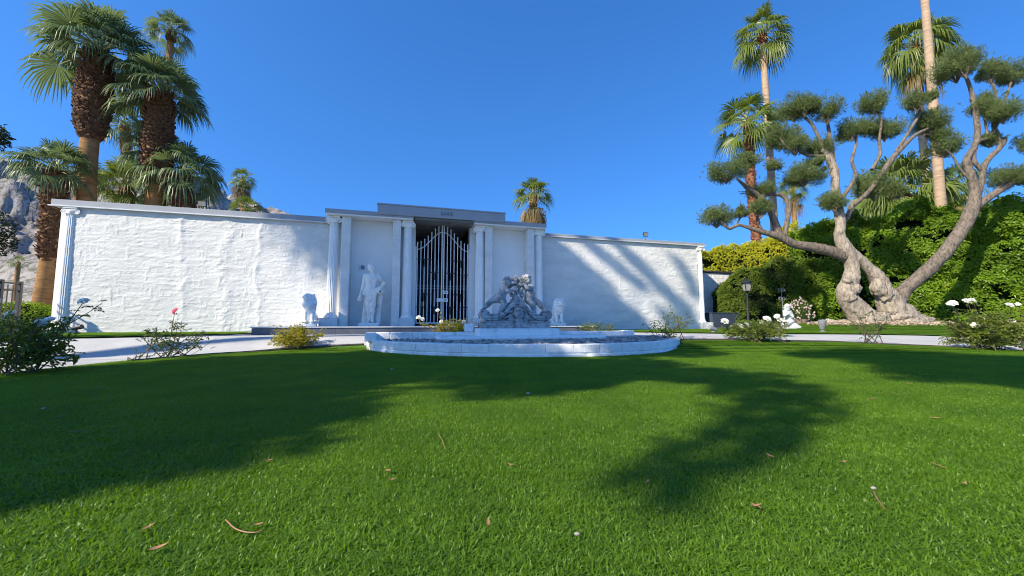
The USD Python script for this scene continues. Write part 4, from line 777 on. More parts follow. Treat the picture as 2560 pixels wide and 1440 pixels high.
# ---- white block wall with dark coping, right of the house
gw = thing('garden_wall', 'white block garden wall with dark coping running on from the right end of the house', 'wall', H(20.6, 0, -1.0))
wd = -1.25; wh = 2.28; obj('wall_core', hbox(19.06, 22.6, -.2, wh - .02, wd - .16, wd - .012), 'white_masonry', gw); rw = np.random.default_rng(6)
for r in range(11):
    x = 19.30 - .2 * (r % 2); 
    while x < 22.4:
        a, b = max(x, 19.32), min(x + .405, 22.5)
        if b - a > .06: obj('brick', hbox(a + .004, b - .004, .205 * r + .004, .205 * r + .200, wd - .012, wd + rw.uniform(.0, .008), .008), 'white_masonry', gw)
        x += .405
obj('coping', hbox(19.06, 22.62, wh, wh + .07, wd - .2, wd + .06, .01), 'brown_iron', gw); obj('dark_post', hbox(19.06, 19.31, -.1, wh - .003, wd - .1, wd + .12, .01), 'navy_panel', gw)

# ---- iron fence running from the left corner of the house towards the driveway
fn = thing('iron_fence', 'brown iron railing fence with gate post at the left end of the house', 'fence', H(-.35, 0, 1.2))
FD = -N * -1
def fp(d, h, s=-.32): return H(s, h, d)
fh = 1.13
posts = [.15, .62, 3.0]
for d in posts: obj('post', box_axes(fp(d, fh / 2 - .02), .075, .075, fh + .16, U, N, (0, 0, 1), .006), 'black_iron' if d == .62 else 'brown_iron', fn)
for a, b in ((.19, .58), (.66, 2.96)):
    for h in (fh, fh - .16, .12): obj('rail', box_axes(fp((a + b) / 2, h), .035, b - a, .035, U, N, (0, 0, 1), .004), 'brown_iron', fn)
    n_ = int((b - a) / .115)
    for k in range(1, n_): obj('picket', box_axes(fp(a + (b - a) * k / n_, fh / 2 + .02), .017, .017, fh - .12, U, N, (0, 0, 1)), 'brown_iron', fn)
obj('latch', box_axes(fp(.70, .72, -.28), .05, .09, .10, U, N, (0, 0, 1), .008), 'grey_metal', fn)

# ---- fallen leaves, stones and twigs on the lawn (seen in the photograph one by one)
rl = np.random.default_rng(17)
def dry_leaf(px, py, L, label, wide=.36, m='dry_leaf'):
    L *= .72; p = hit(px, py); p[2] = g(p[0], p[1]) + .017; a = rl.uniform(0, 6.3); D = np.array([math.cos(a) , math.sin(a) * .5, .1]); D /= np.linalg.norm(D); S = np.cross(D, [0, 0, 1]); S /= np.linalg.norm(S); Z = np.cross(S, D)
    u = np.linspace(0, 1, 7); w = np.sin(np.pi * u ** .8) * L * wide * .5; cv = rl.uniform(.3, 1.0); c = p + np.outer((u - .5) * L, D) + np.outer((u - .5) ** 2 * L * cv, Z)
    v = np.stack([c - S * w[:, None] + Z * (w * .5)[:, None], c, c + S * w[:, None] + Z * (w * .5)[:, None]], 1).reshape(-1, 3); f = []
    for k in range(6):
        for q in (0, 1): b = 3 * k + q; f += [(b, b + 1, b + 4), (b, b + 4, b + 3)]
    obj('fallen_leaf', (v, np.array(f)), m, smooth=True, label=label, cat='leaf', group='dry leaves lying on the lawn')
spots = [(1130, 990, .050), (1410, 1003, .045), (1015, 1018, .04), (1220, 1330, .045), (1275, 1178, .045), (970, 1195, .05), (978, 1217, .035), (370, 1340, .04), (395, 1395, .05), (1925, 1155, .05), (2340, 1055, .075), (2180, 1005, .07), (2410, 1225, .045), (640, 1335, .04),
         (1950, 993, .05), (1745, 998, .05), (1815, 935, .06), (1755, 958, .05), (2020, 915, .06), (2310, 893, .07), (2500, 912, .07), (2270, 965, .06), (2515, 980, .06), (150, 1052, .06), (190, 1092, .06), (530, 980, .05), (250, 977, .06), (668, 1165, .05), (1890, 1285, .05), (2110, 1168, .04), (1620, 1220, .04), (740, 925, .05), (700, 925, .05), (2230, 990, .05), (1490, 945, .05)]
def sees(px, py):
    u = 'left' if px < 850 else 'right' if px > 1700 else 'middle'; v = 'front' if py > 1150 else 'centre' if py > 960 else 'far edge'
    return f'{v} of the lawn, {u} side' if u != 'middle' else f'{v} of the lawn, middle'
used = {}
for px, py, L in sorted(spots, key=lambda q: -q[1]):
    size = 'long' if L >= .06 else 'short' if L <= .04 else 'curled'
    lb = f'{size} dry brown leaf at the {sees(px, py)}'; k = used.get(lb, 0); used[lb] = k + 1
    if k: lb += ', ' + ('second', 'third', 'fourth', 'fifth', 'sixth', 'seventh', 'eighth')[k - 1] + ' nearest'
    else: lb += ', nearest one'
    dry_leaf(px, py, L, lb, rl.uniform(.25, .45))
for px, py, r, lb in ((1321, 988, .013, 'small pale pebble on the sunlit turf below the basin'), (1443, 1354, .0055, 'pale grey pebble on the turf near the lower edge of the picture'), (2185, 1233, .0065, 'white pebble on the turf at the right, beside a dry twig'), (108, 1027, .009, 'pale pebble in the shaded turf at the left'), (980, 926, .014, 'white fallen petal in the shade left of the basin')):
    p = hit(px, py); p[2] = g(p[0], p[1]) + .012; obj('pebble', blobball(p, r, rl, 2, .2, 1.5, (1.25, .7, .7)), 'lawn_stone', smooth=True, label=lb, cat='pebble')
for pts, r, lb in (([(563, 1318), (590, 1343), (630, 1352), (655, 1345)], .0022, 'long curved straw stalk on the front lawn at the left'), ([(2185, 1245), (2195, 1265), (2213, 1290)], .002, 'bent straw stalk on the front lawn at the right'), ([(1880, 1275), (1905, 1288)], .002, 'short straw stalk on the front lawn, right of the middle'), ([(1095, 1095), (1105, 1110), (1113, 1135)], .0016, 'thin pale stalk on the sunlit lawn left of the middle'), ([(2330, 1170), (2365, 1183)], .002, 'dry twig on the lawn near the right edge')):
    q = np.array([hit(*p) for p in pts]); q[:, 2] += .018; obj('straw_stalk', tube(spline(q, 12), r * .75, 5), 'dry_leaf', smooth=40, label=lb, cat='stalk')
# ================================================================== PLANTS
def frond(o, az, el, Lp, Lb, rng, nseg=22, droop=.6, width=1.0, spread=115):
    """a fan leaf: petiole and a folded fan of drooping segments"""
    d = np.array([math.cos(az) * math.cos(el), math.sin(az) * math.cos(el), math.sin(el)]); sag = Lp * (.18 + .12 * rng.random())
    u = np.linspace(0, 1, 6); pet = o + d * (u * Lp)[:, None] - np.array([0, 0, 1]) * (sag * u ** 2)[:, None]
    e = pet[-1]; dd = pet[-1] - pet[-2]; dd /= np.linalg.norm(dd); side = np.cross(dd, [0, 0, 1]); side /= np.linalg.norm(side) + 1e-9; roll = rng.normal(0, .35)
    nn = np.cross(side, dd); side, nn = side * math.cos(roll) + nn * math.sin(roll), nn * math.cos(roll) - side * math.sin(roll)
    th = np.radians(np.linspace(-spread, spread, nseg)) + rng.normal(0, .02, nseg); ln = Lb * (.72 + .28 * np.cos(th * .75)) * rng.uniform(.88, 1.06, nseg)
    D = np.cos(th)[:, None] * dd + np.sin(th)[:, None] * side + (.22 * np.abs(np.sin(th)) + .05)[:, None] * nn; D /= np.linalg.norm(D, axis=1, keepdims=True)
    S = -np.sin(th)[:, None] * dd + np.cos(th)[:, None] * side; dth = math.radians(2 * spread / (nseg - 1)); st = np.array([.04, .30, .58, .82, 1.0]); V = []
    dr = droop * rng.uniform(.7, 1.3, nseg)
    for t in st:
        r = ln * t; c = e + D * r[:, None]; k = np.clip((t - .35) / .65, 0, 1); c = c - np.array([0, 0, 1.]) * (ln * dr * (.10 * t * t + .75 * k ** 2))[:, None] - D * (ln * dr * .33 * k ** 2)[:, None]
        w = np.minimum(r * dth * .54, Lb * .034 * width * 1.2) if t < .5 else Lb * .034 * width * (1 - k ** 1.6 * .96)
        w = np.broadcast_to(w, (nseg,))[:, None]; V += [c - S * w, c + nn * w * .55, c + S * w]
    V = np.stack(V, 1); m = V.shape[1]; b = np.arange(nseg)[:, None] * m; F = []
    for k in range(len(st) - 1):
        for q in (0, 1): a = 3 * k + q; F += [b + [a, a + 1, a + 4], b + [a, a + 4, a + 3]]
    return (V.reshape(-1, 3), np.vstack(F)), tube(pet, np.linspace(.030, .014, 6) * Lb, 5)
def palm(label, group, base, top, r0, r1, R, nf, seed, boots=None, skirt=0, leaf='palm_leaf', bark='palm_bark', bootm='palm_boot', el0=-35, droop=.6, nseg=22, el_max=82, name='fan_palm', lean=0.0, azr=None):
    """a fan palm. boots: (height fraction where the leaf bases start, radius factor); skirt: number of hanging dead leaves"""
    r = np.random.default_rng(seed); base = np.array(base, float); top = np.array(top, float); t = thing(name, label, 'palm tree', base, group)
    u = np.linspace(0, 1, 26); mid = (base + top) / 2 + np.array([r.normal(0, .12), r.normal(0, .12), 0]); ax = spline(np.array([base - [0, 0, .3], mid, top]), 26)
    rad = r0 + (r1 - r0) * u + .25 * r0 * np.exp(-u * 9); obj('trunk', tube(ax, rad * (1 + .03 * np.sin(u * 160)), 18), bark, t, smooth=50)
    L = np.linalg.norm(top - base)
    if boots:
        f0, fac_ = boots; k0 = np.linspace(f0, 1.0, 14); c = np.array([np.interp(k0, u, ax[:, i]) for i in range(3)]).T; x = (k0 - f0) / (1 - f0)
        pr = r1 * (1 + (fac_ - 1) * np.clip(np.minimum(x * 6, 1.0), 0, 1) * (1 - .12 * np.sin(x * 9 + seed)) * (1 - .45 * np.clip((x - .78) / .22, 0, 1))); n = int(260 * (1 - f0) * L * pr.mean() / .6)
        n = min(max(n, 120), 1500); v = []; fs_ = []; zz = np.sort(r.random(n)); aa = np.arange(n) * 2.39996 + r.normal(0, .12, n)
        cc = np.array([np.interp(zz, x, c[:, i]) for i in range(3)]).T; rr = np.interp(zz, x, pr); o = np.stack([np.cos(aa), np.sin(aa), 0 * aa], 1); tn = np.stack([-np.sin(aa), np.cos(aa), 0 * aa], 1)
        w = r.uniform(.045, .085, n)[:, None] * (r1 / .3); ln = r.uniform(.14, .30, n)[:, None] * (r1 / .3); sk = r.normal(0, .35, n)[:, None]
        P = cc + o * (rr * .80)[:, None]; T = P + o * ln * .62 + np.array([0, 0, 1]) * ln * r.uniform(.1, .9, n)[:, None] + tn * ln * sk
        th_ = np.array([0, 0, 1]) * w * .35
        Vv = np.stack([P - tn * w * 1.5, P + tn * w * 1.5, T + tn * w * .8 + th_, T - tn * w * .8 + th_, T + tn * w * .8 - th_, T - tn * w * .8 - th_, P - tn * w * 1.5 - th_ * 3, P + tn * w * 1.5 - th_ * 3], 1).reshape(-1, 3); b = np.arange(n)[:, None] * 8
        Fb = np.vstack([b + q for q in ([0, 1, 2], [0, 2, 3], [3, 2, 4], [3, 4, 5], [6, 5, 4], [6, 4, 7], [1, 7, 4], [1, 4, 2], [0, 3, 5], [0, 5, 6])])
        core = tube(c, pr * .86, 14)
        obj('leaf_bases', (Vv, Fb), bootm, t, kind='stuff'); obj('fibre_core', core, 'palm_bark' if bootm == 'palm_boot' else 'red_palm_bark', t, smooth=50)
    for i in range(nf):
        k = (i + .5) / nf; el = math.radians(el_max - (el_max - el0) * k ** .85 + r.normal(0, 6)); az = i * 2.39996 + r.normal(0, .2); sc = r.uniform(.85, 1.08)
        blade, pet = frond(top + np.array([0, 0, .10 * R * (1 - k)]), az, el, R * .52 * sc, R * .56 * sc, r, nseg, droop * (.55 + .7 * k), 1.0)
        p = obj('frond', blade, leaf, t); obj('petiole', pet, 'petiole', p, smooth=60)
    for i in range(skirt):
        az = i * 2.39996 + r.normal(0, .2); el = math.radians(r.uniform(-78, -40)); q = top - np.array([0, 0, 1.]) * r.uniform(.0, .14) * L * 0 - np.array([0, 0, r.uniform(0, .5) * R])
        blade, pet = frond(q, az, el, R * .50, R * .55, r, 16, 1.3, .9, 70); p = obj('dead_frond', blade, 'palm_leaf_dry', t); obj('petiole', pet, 'petiole', p, smooth=60)
    return t
def pt(px, py, y, ground=False):
    q = at(px, py, y)
    if ground: q[2] = float(g(q[0], q[1]))
    return q
LG = None
# left group, behind the left wing
def gp_(px, y, dx=0):                                                             # foot of a trunk on the ground at depth y
    q = at(px, 800, y); q[2] = .25; return q
palm('tallest stout fan palm with a big shaggy collar, behind the left end of the wall', LG, gp_(238, 14.0), pt(248, 135, 14.0), .24, .25, 2.12, 36, 101, (.66, 1.95), el0=-13, droop=.55, nseg=34)
palm('leaning stout fan palm with a shaggy collar, second in the left clump', LG, gp_(318, 14.6), pt(402, 232, 14.6), .24, .25, 1.75, 34, 102, (.60, 1.9), el0=-14, droop=.55, nseg=34)
palm('slender palm with a bare trunk rising highest behind the left clump', LG, gp_(392, 21), pt(428, 78, 21), .19, .15, 1.3, 28, 103, (.96, 1.5), el0=-38, droop=.7)
palm('fan palm with a long shaggy trunk standing left of the wall corner', LG, gp_(92, 13.2), pt(140, 432, 13.2), .22, .21, 1.45, 32, 104, (.42, 1.5), el0=-10, droop=.65, nseg=24)
palm('shaggy trunked palm half hidden behind the leaning one', LG, gp_(372, 15.8), pt(392, 385, 15.8), .24, .22, 1.5, 28, 105, (.15, 1.5), el0=-15, droop=.75)
palm('short shaggy palm at the right of the left clump', LG, gp_(436, 15.2), pt(458, 440, 15.2), .22, .21, 1.7, 34, 106, (.2, 1.7), el0=-22, droop=.75, nseg=24)
palm('low bright palm between the two stout trunks of the left clump', LG, gp_(312, 16.5), pt(318, 470, 16.5), .22, .2, 1.5, 32, 107, (.3, 1.35), el0=-20, droop=.6, nseg=24, leaf='palm_leaf_sunny')
palm('hidden palm filling the gap behind the tallest one', LG, gp_(300, 18), pt(312, 318, 18), .22, .2, 1.5, 26, 108, None, el0=-25, droop=.7)
palm('low palm filling the gap left of the tallest trunk', LG, gp_(196, 17), pt(200, 432, 17), .2, .18, 1.2, 24, 112, None, el0=-30, droop=.65)
palm('small distant palm with a dry skirt above the wall, right of the left clump', LG, gp_(608, 30), pt(606, 448, 30), .25, .2, 1.15, 34, 109, None, skirt=18, el0=-50, droop=.5, nseg=14, leaf='palm_leaf_sunny')
palm('low distant palm just showing over the roof edge under the skirted one', LG, gp_(612, 27), pt(614, 520, 27), .25, .22, 1.25, 34, 110, None, el0=-50, droop=.6, nseg=14, leaf='palm_leaf_sunny')
palm('tiny palm far off at the foot of the mountain', LG, (*at(45, 735, 60)[:2], -.5 + .5), pt(46, 656, 60), .3, .25, 1.4, 24, 111, None, el0=-40, droop=.5, nseg=10, leaf='palm_leaf_sunny')
# behind the entrance
palm('lone palm with a thick dry leaf skirt behind the entrance roof', None, gp_(1335, 24), pt(1333, 490, 24), .30, .26, 1.55, 30, 120, None, skirt=34, el0=-12, droop=.6, nseg=20, leaf='palm_leaf_sunny')
# right group
palm('tall slender palm with pale ringed trunk, left of the right pair', None, gp_(1950, 22), pt(1905, 88, 22), .20, .16, 1.92, 32, 121, (.965, 1.5), el0=-50, droop=.75, leaf='palm_leaf_sunny', bark='pale_palm_bark', bootm='palm_boot_red', nseg=24)
palm('medium palm with a reddish shaggy trunk beside the tall slender one', None, gp_(1922, 20), pt(1868, 305, 20), .20, .19, 1.9, 28, 122, (.05, 1.08), el0=-42, droop=.5, leaf='palm_leaf_sunny', bootm='palm_boot_red', bark='red_palm_bark', nseg=24)
palm('tall palm with a full drooping crown, behind the very tall bare trunk', None, gp_(2350, 24), pt(2288, 118, 24), .21, .17, 2.4, 44, 123, (.96, 1.4), skirt=6, el0=-55, droop=.9, leaf='palm_leaf_sunny', bark='pale_palm_bark', bootm='palm_boot_red', nseg=24)
palm('very tall palm whose pale bare trunk runs out of the top of the picture', None, gp_(2372, 17), pt(2296, -190, 17), .20, .125, 2.0, 28, 124, None, el0=-30, droop=.7, leaf='palm_leaf_sunny', bark='pale_palm_bark')
palm('broad low palm showing over the hedge behind the olive trees', None, gp_(2250, 19), pt(2245, 478, 19), .26, .26, 2.35, 44, 125, (.5, 1.5), skirt=10, el0=-40, droop=.8, leaf='palm_leaf_sunny', bootm='palm_boot_red', nseg=26)
palm('second low palm beyond the hedge, right of the broad one', None, gp_(2380, 23), pt(2372, 470, 23), .22, .22, 1.8, 30, 126, None, skirt=4, el0=-45, droop=.8, leaf='palm_leaf_sunny', nseg=22)
palm('thin distant palm just right of the tall slender one', None, gp_(2002, 34), pt(1982, 468, 34), .2, .17, 1.5, 22, 127, None, skirt=8, el0=-50, droop=.7, leaf='palm_leaf_sunny')
# palms behind and left of the viewer, which shade the lawn and the entrance
TD = np.array([math.sin(SUN_AZ + math.pi), math.cos(SUN_AZ + math.pi)]); TP = np.array([TD[1], -TD[0]])
def shader(a, b14, tref, R, nf, seed, lb, boots=(.62, 1.7), el0=-50):
    z = b14 + (tref + 14) * math.tan(SUN_EL) * -1; q = a * TP + tref * TD; base = (q[0], q[1], .0)
    palm(lb, None, base, (q[0] + .1, q[1], z), .36, .33, R, nf, seed, boots, el0=el0, droop=.7, nseg=24)
shader(-10.9, 16.2, -9, 2.5, 66, 201, 'tall palm left of the viewer that shades the entrance')
shader(-10.4, 17.8, -12, 2.0, 60, 205, 'highest palm left of the viewer that shades the entrance roof')
# a broad old tree behind the viewer: its clumps of leaves shade the lawn and the fountain
def shade_tree(label, groups, tref, trunk_a, seed, fz=3.2):
    """groups: (outline of the shade or list of points, clump radius, spacing); heights are measured 14 m towards the sun"""
    r = np.random.default_rng(seed); b0 = trunk_a * TP + tref * TD; t = thing('shade_tree', label, 'tree', (b0[0], b0[1], 0)); cs = []
    for poly, rad, step in groups:
        if step:
            pg = Polygon(poly).buffer(-rad * .75); gx_, gy_ = np.meshgrid(np.arange(-16, 4, step), np.arange(6, 24, step)); c = np.stack([gx_.ravel(), gy_.ravel()], 1); c = c + r.normal(0, .06, c.shape)
            cs += [(q[0], q[1], rad) for q in c[shapely.contains_xy(pg, c[:, 0], c[:, 1])]]
        else: cs += poly
    fork = np.array([b0[0], b0[1], fz]); obj('trunk', tube(spline([(b0[0], b0[1], -.2), (b0[0] + .2, b0[1], fz * .5), fork], 10), np.linspace(.34, .24, 10), 14), 'olive_bark', t, smooth=60)
    for k, (a, b, rad) in enumerate(cs):
        tt = tref + r.uniform(-.8, .8); c = np.array([*(a * TP + tt * TD), b - (14 + tt) * math.tan(SUN_EL)]); n = int((1500 if rad < .36 and a > -1.9 else 2600) * rad ** 2) + 50; d = unit(r, n); P = c + d * rad * np.array([1, 1, 1.05]) * (r.random((n, 1)) ** .45) * (.75 + .5 * meshkit.fbm(d * 2 + k, 3)[:, None])
        obj('foliage_clump', leaves(P, d + r.normal(0, .6, (n, 3)), unit(r, n), r.uniform(.11, .17, n), r.uniform(.06, .08, n)), 'far_leaf', t, kind='stuff')
        if k % 6 == 0: obj('limb', tube(spline([fork, fork * .5 + c * .5 + [0, 0, -.3], c], 8), np.linspace(.08, .03, 8), 8), 'olive_bark', t, smooth=60)
shade_tree('broad leafy tree behind the viewer that shades the lawn and the fountain', [
    ([(-1.70, 8.9), (-1.70, 9.55), (-2.0, 10.0), (-2.7, 10.15), (-3.3, 10.4), (-3.0, 10.7), (-2.3, 10.45), (-1.9, 10.9), (-2.0, 12.1), (-2.6, 12.9), (-4.2, 12.3), (-6.86, 11.3), (-7.6, 10.3), (-7.0, 9.4), (-5.7, 8.6), (-4, 8.4)], .42, .40),
    ([(-7.3, 11.0), (-5, 11.4), (-3.86, 12.8), (-2.5, 12.7), (-2.4, 13.8), (-3.7, 14.9), (-4.6, 15.2), (-5.6, 14.5), (-6.5, 13.8), (-7.0, 12.7)], .42, .42),
    ([(-6.2, 14.2, .25), (-2.2, 10.8, .24), (-2.15, 11.2, .26), (-2.25, 11.7, .32), (-2.75, 10.9, .27), (-3.2, 10.9, .32), (-2.6, 12.3, .38), (-1.9, 9.1, .24), (-1.95, 9.55, .24), (-2.35, 9.8, .25), (-2.8, 9.95, .25), (-2.3, 9.3, .4), (-1.75, 12.1, .38), (-1.35, 12.0, .36), (-1.0, 11.75, .34), (-.78, 11.35, .28), (-.72, 10.95, .22), (-.68, 10.6, .17), (-.68, 10.32, .12)], 0, 0)], -8.0, -5.2, 301, fz=5.6)
shade_tree('tree behind the viewer that shades the right side of the lawn', [([(-1.2, 13.9), (-.2, 12.6), (.2, 12.4), (1.2, 12.4), (1.2, 16.2), (.4, 16.2), (-1.4, 15.5), (-2.5, 14.7)], .42, .45)], -9.0, 2.6, 302, fz=8.0)
shade_tree('tall tree left of the viewer that shades the right wall of the house', [([(-9.5, 18.9), (-8.9, 19.2), (-8.1, 19.0), (-7.4, 18.5), (-6.8, 18.4), (-7.2, 17.0), (-7.9, 15.4), (-9.6, 15.4)], .42, .45),
    ([(-8.45, 19.9, .14), (-8.2, 19.85, .16), (-7.9, 19.8, .17), (-7.6, 19.75, .15), (-8.0, 20.6, .14), (-7.75, 20.5, .18), (-7.5, 20.4, .2), (-7.2, 20.2, .22), (-6.9, 20.0, .26), (-6.7, 19.6, .3), (-7.0, 19.2, .3), (-9.15, 19.0, .3), (-8.75, 18.9, .3), (-6.9, 21.6, .12), (-6.75, 21.3, .14), (-6.65, 20.9, .14)], 0, 0)], -13.0, -9.0, 303, fz=9.0)

# ---- olive trees: old twisted trunks with clipped foliage pads
def limb(pts, Y, sides=12, seed=0, rough=.10):
    """pts: (px, py, radius in px[, depth offset])"""
    P = np.array([at(p[0], p[1], Y + (p[3] if len(p) > 3 else 0)) for p in pts]); R = np.array([p[2] * (.68 if p[2] > 8 else .80) for p in pts]) * (Y / FPX)
    L = np.linalg.norm(np.diff(P, axis=0), axis=1).sum(); n = int(max(8, L / .06)); u = np.linspace(0, len(pts) - 1, n); C = spline(P, n); rr = np.interp(u, np.arange(len(pts)), R)
    v, f = tube(C, rr, sides); m = n * sides; ctr = np.repeat(C, sides, 0); out = v[:m] - ctr; ln = np.linalg.norm(out, axis=1, keepdims=True) + 1e-9
    q = v[:m] * [5, 5, 2.2] + seed; k = 1 + rough * 2.2 * (meshkit.fbm(q, 4, seed)[:, None] - .5) + rough * .9 * (np.abs(meshkit.fbm(v[:m] * [16, 16, 6] + seed, 3, seed + 1)[:, None] - .5) * 2 - .5)
    v[:m] = ctr + out * k; return v, f
OY = 12.0
def pads(tree, data_, Y, seed, leafm='olive_leaf', dens=1.0):
    r = np.random.default_rng(seed)
    for px, py, rx, ry, *o in data_:
        dy = o[0] if o else r.uniform(-.3, .3); c = at(px, py, Y + dy); rx, ry = rx * Y / FPX * 1.2, ry * Y / FPX * 1.24; rad = np.array([rx, rx * .9, ry]); m = 13 + int(26 * rx)
        sd = unit(r, m); sd[:, 2] = np.where(sd[:, 2] < -.45, sd[:, 2] * .4, sd[:, 2]); sc_ = c + sd * rad * r.uniform(.35, .82, (m, 1)); sr = r.uniform(.24, .42, m) * min(rx, ry * 1.25); Ps, Ds = [], []
        for q, s_ in zip(sc_, sr):
            n = int(dens * 2600 * s_ ** 1.55) + 40; d = unit(r, n); Ps.append(q + d * s_ * (r.random((n, 1)) ** .4)); Ds.append(d * .45 + [0, 0, .3] + r.normal(0, .7, (n, 3)))
        k = int(10 + 26 * rx); d = unit(r, k); d[:, 2] = np.abs(d[:, 2]) * 1.1 - .15                # stray shoots
        for q in range(k):
            o_ = c + d[q] * rad * r.uniform(.75, .95); L = r.uniform(.05, .16); u = np.repeat(r.uniform(.1, 1, 9), 1)[:, None]; Ps.append(o_ + (d[q] + [0, 0, .3]) * L * u); Ds.append(np.tile(d[q] + [0, 0, .4], (9, 1)) + r.normal(0, .5, (9, 3)))
        P, D = np.vstack(Ps), np.vstack(Ds); n = len(P); obj('foliage_pad', leaves(P, D, unit(r, n), r.uniform(.045, .085, n), r.uniform(.013, .021, n)), leafm, tree, kind='stuff')
        tw = []
        for q in sc_[:12]: tw.append(tube([c - [0, 0, ry * .8], (c - [0, 0, ry * .5] + q) / 2 + r.normal(0, .03, 3), q], [.017, .012, .004], 5))
        obj('twigs', cat(tw), 'olive_bark', tree, kind='stuff')
o1 = hit(2150, 800); ol = thing('olive_tree', 'old olive tree with the left twisted trunk and many clipped foliage pads', 'olive tree', (at(2150, 800, OY)[0], OY, .4))
T1 = [(2168, 812, 62, 0), (2150, 785, 44), (2126, 755, 36), (2112, 732, 31), (2124, 704, 28), (2131, 672, 23), (2122, 642, 23), (2110, 616, 25), (2099, 588, 20), (2101, 556, 17), (2089, 478, 15), (2085, 424, 14), (2066, 386, 11), (2052, 374, 6)]
obj('trunk', cat([limb(T1, OY, 30, 3, .22)] + [(blobball(at(x, y, OY - .14), r * OY / FPX, np.random.default_rng(x), 3, .25, 2.2)) for x, y, r in ((2138, 722, 13), (2122, 742, 15), (2118, 700, 10), (2130, 728, 11))]), 'olive_trunk_bark', ol, smooth=60)
for i, l in enumerate([[(2110, 640, 20), (2070, 626, 20), (2020, 616, 18), (1985, 610, 15), (1950, 592, 14), (1908, 580, 10), (1875, 570, 6), (1850, 563, 5), (1834, 567, 5), (1822, 571, 5), (1800, 552, 4)],
     [(1952, 594, 14), (1937, 556, 13), (1918, 511, 10), (1898, 490, 8), (1863, 465, 6), (1842, 446, 4)], [(1960, 598, 9), (1967, 556, 8), (1972, 517, 8), (1960, 491, 7), (1937, 486, 6), (1895, 490, 4)],
     [(2085, 424, 8), (2081, 389, 7), (2073, 334, 6), (2068, 300, 4)], [(2062, 384, 7), (2046, 343, 5), (2030, 311, 5), (2008, 290, 4)], [(2108, 556, 10), (2120, 540, 9), (2132, 513, 8), (2150, 500, 7), (2176, 474, 7), (2198, 443, 8), (2237, 389, 8), (2283, 342, 6), (2318, 322, 4)],
     [(2096, 505, 7), (2112, 486, 6), (2138, 441, 5), (2130, 402, 5), (2140, 360, 4), (2140, 338, 3)], [(2240, 380, 5), (2276, 323, 4), (2299, 284, 4), (2292, 262, 3)], [(2180, 424, 6), (2200, 386, 5), (2198, 352, 4), (2203, 305, 4), (2193, 275, 3)], [(2060, 392, 7), (2020, 388, 5), (1995, 376, 4)], [(2064, 420, 7), (2035, 436, 5), (2005, 440, 4)], [(1990, 385, 4), (1965, 365, 4), (1950, 345, 3)], [(2100, 540, 6), (2093, 520, 5), (2088, 508, 4)], [(1838, 567, 3), (1850, 545, 3), (1852, 535, 2)], [(1905, 575, 4), (1893, 550, 4), (1900, 528, 3)]]):
    obj('limb', limb(l, OY, 12, i + 10, .17), 'olive_bark', ol, smooth=60)
P1 = [(1790, 545, 42, 27), (1852, 532, 18, 13), (1902, 523, 24, 22), (1815, 434, 53, 26), (1862, 402, 38, 22), (1902, 476, 35, 24), (1949, 342, 43, 38), (1985, 276, 40, 33), (2012, 268, 30, 26), (2066, 278, 33, 37), (1988, 366, 36, 24), (2051, 371, 33, 26), (2005, 441, 55, 30), (2087, 507, 35, 24), (2185, 261, 37, 31), (2128, 328, 32, 28), (2160, 322, 30, 24), (2210, 330, 42, 27), (2182, 467, 50, 40), (2240, 480, 22, 20), (2290, 256, 26, 26), (2330, 240, 18, 10), (2322, 308, 40, 33), (2345, 335, 30, 24), (2360, 370, 40, 27), (1935, 415, 20, 12), (2040, 405, 22, 14)]
pads(ol, P1, OY, 41)
o2 = thing('olive_tree', 'old olive tree with the gnarled right trunk and long limb reaching right', 'olive tree', (at(2240, 800, OY)[0], OY + .1, .4))
T2 = [(2250, 816, 92, .1), (2240, 790, 62, .05), (2228, 764, 44), (2210, 728, 32), (2200, 702, 28), (2172, 670, 20), (2132, 632, 18), (2110, 606, 14)]
obj('trunk', cat([limb(T2, OY, 32, 5, .25)] + [blobball(at(x, y, OY - .14), r * OY / FPX, np.random.default_rng(x), 3, .3, 2.4, sq) for x, y, r, sq in ((2196, 720, 16, (1, 1, 1.4)), (2214, 738, 15, (1, 1, 1.2)), (2262, 795, 26, (1.6, 1, .7)), (2296, 803, 22, (1.5, 1, .7)), (2205, 797, 18, (1, 1, 1)), (2230, 770, 14, (1, 1, 1.6)))]), 'olive_trunk_bark', o2, smooth=60)
for i, l in enumerate([[(2236, 780, 30), (2250, 745, 25), (2264, 722, 23), (2300, 692, 24), (2355, 640, 23), (2398, 584, 22), (2428, 527, 23), (2437, 477, 15), (2421, 420, 13), (2417, 398, 11), (2437, 365, 10), (2444, 333, 9), (2441, 297, 8), (2434, 253, 7), (2420, 204, 5), (2402, 175, 3)],
     [(2434, 523, 14), (2481, 488, 13), (2560, 437, 10), (2640, 390, 8), (2700, 340, 5)], [(2444, 490, 11), (2455, 452, 9), (2460, 416, 10), (2477, 391, 9), (2500, 366, 9), (2490, 331, 7), (2483, 308, 5), (2490, 250, 4), (2478, 190, 3)], [(2457, 428, 7), (2434, 398, 7), (2444, 356, 6), (2470, 344, 6), (2490, 316, 5), (2512, 250, 4), (2528, 205, 3)],
     [(2500, 368, 7), (2508, 356, 9), (2510, 344, 8)], [(2424, 450, 4), (2401, 423, 3), (2380, 388, 3), (2362, 372, 2)], [(2480, 490, 6), (2500, 465, 5), (2518, 448, 3)], [(2470, 344, 4), (2462, 300, 3), (2458, 270, 3)]]):
    obj('limb', limb(l, OY, 10 if i else 20, i + 40, .17), 'olive_bark', o2, smooth=60)
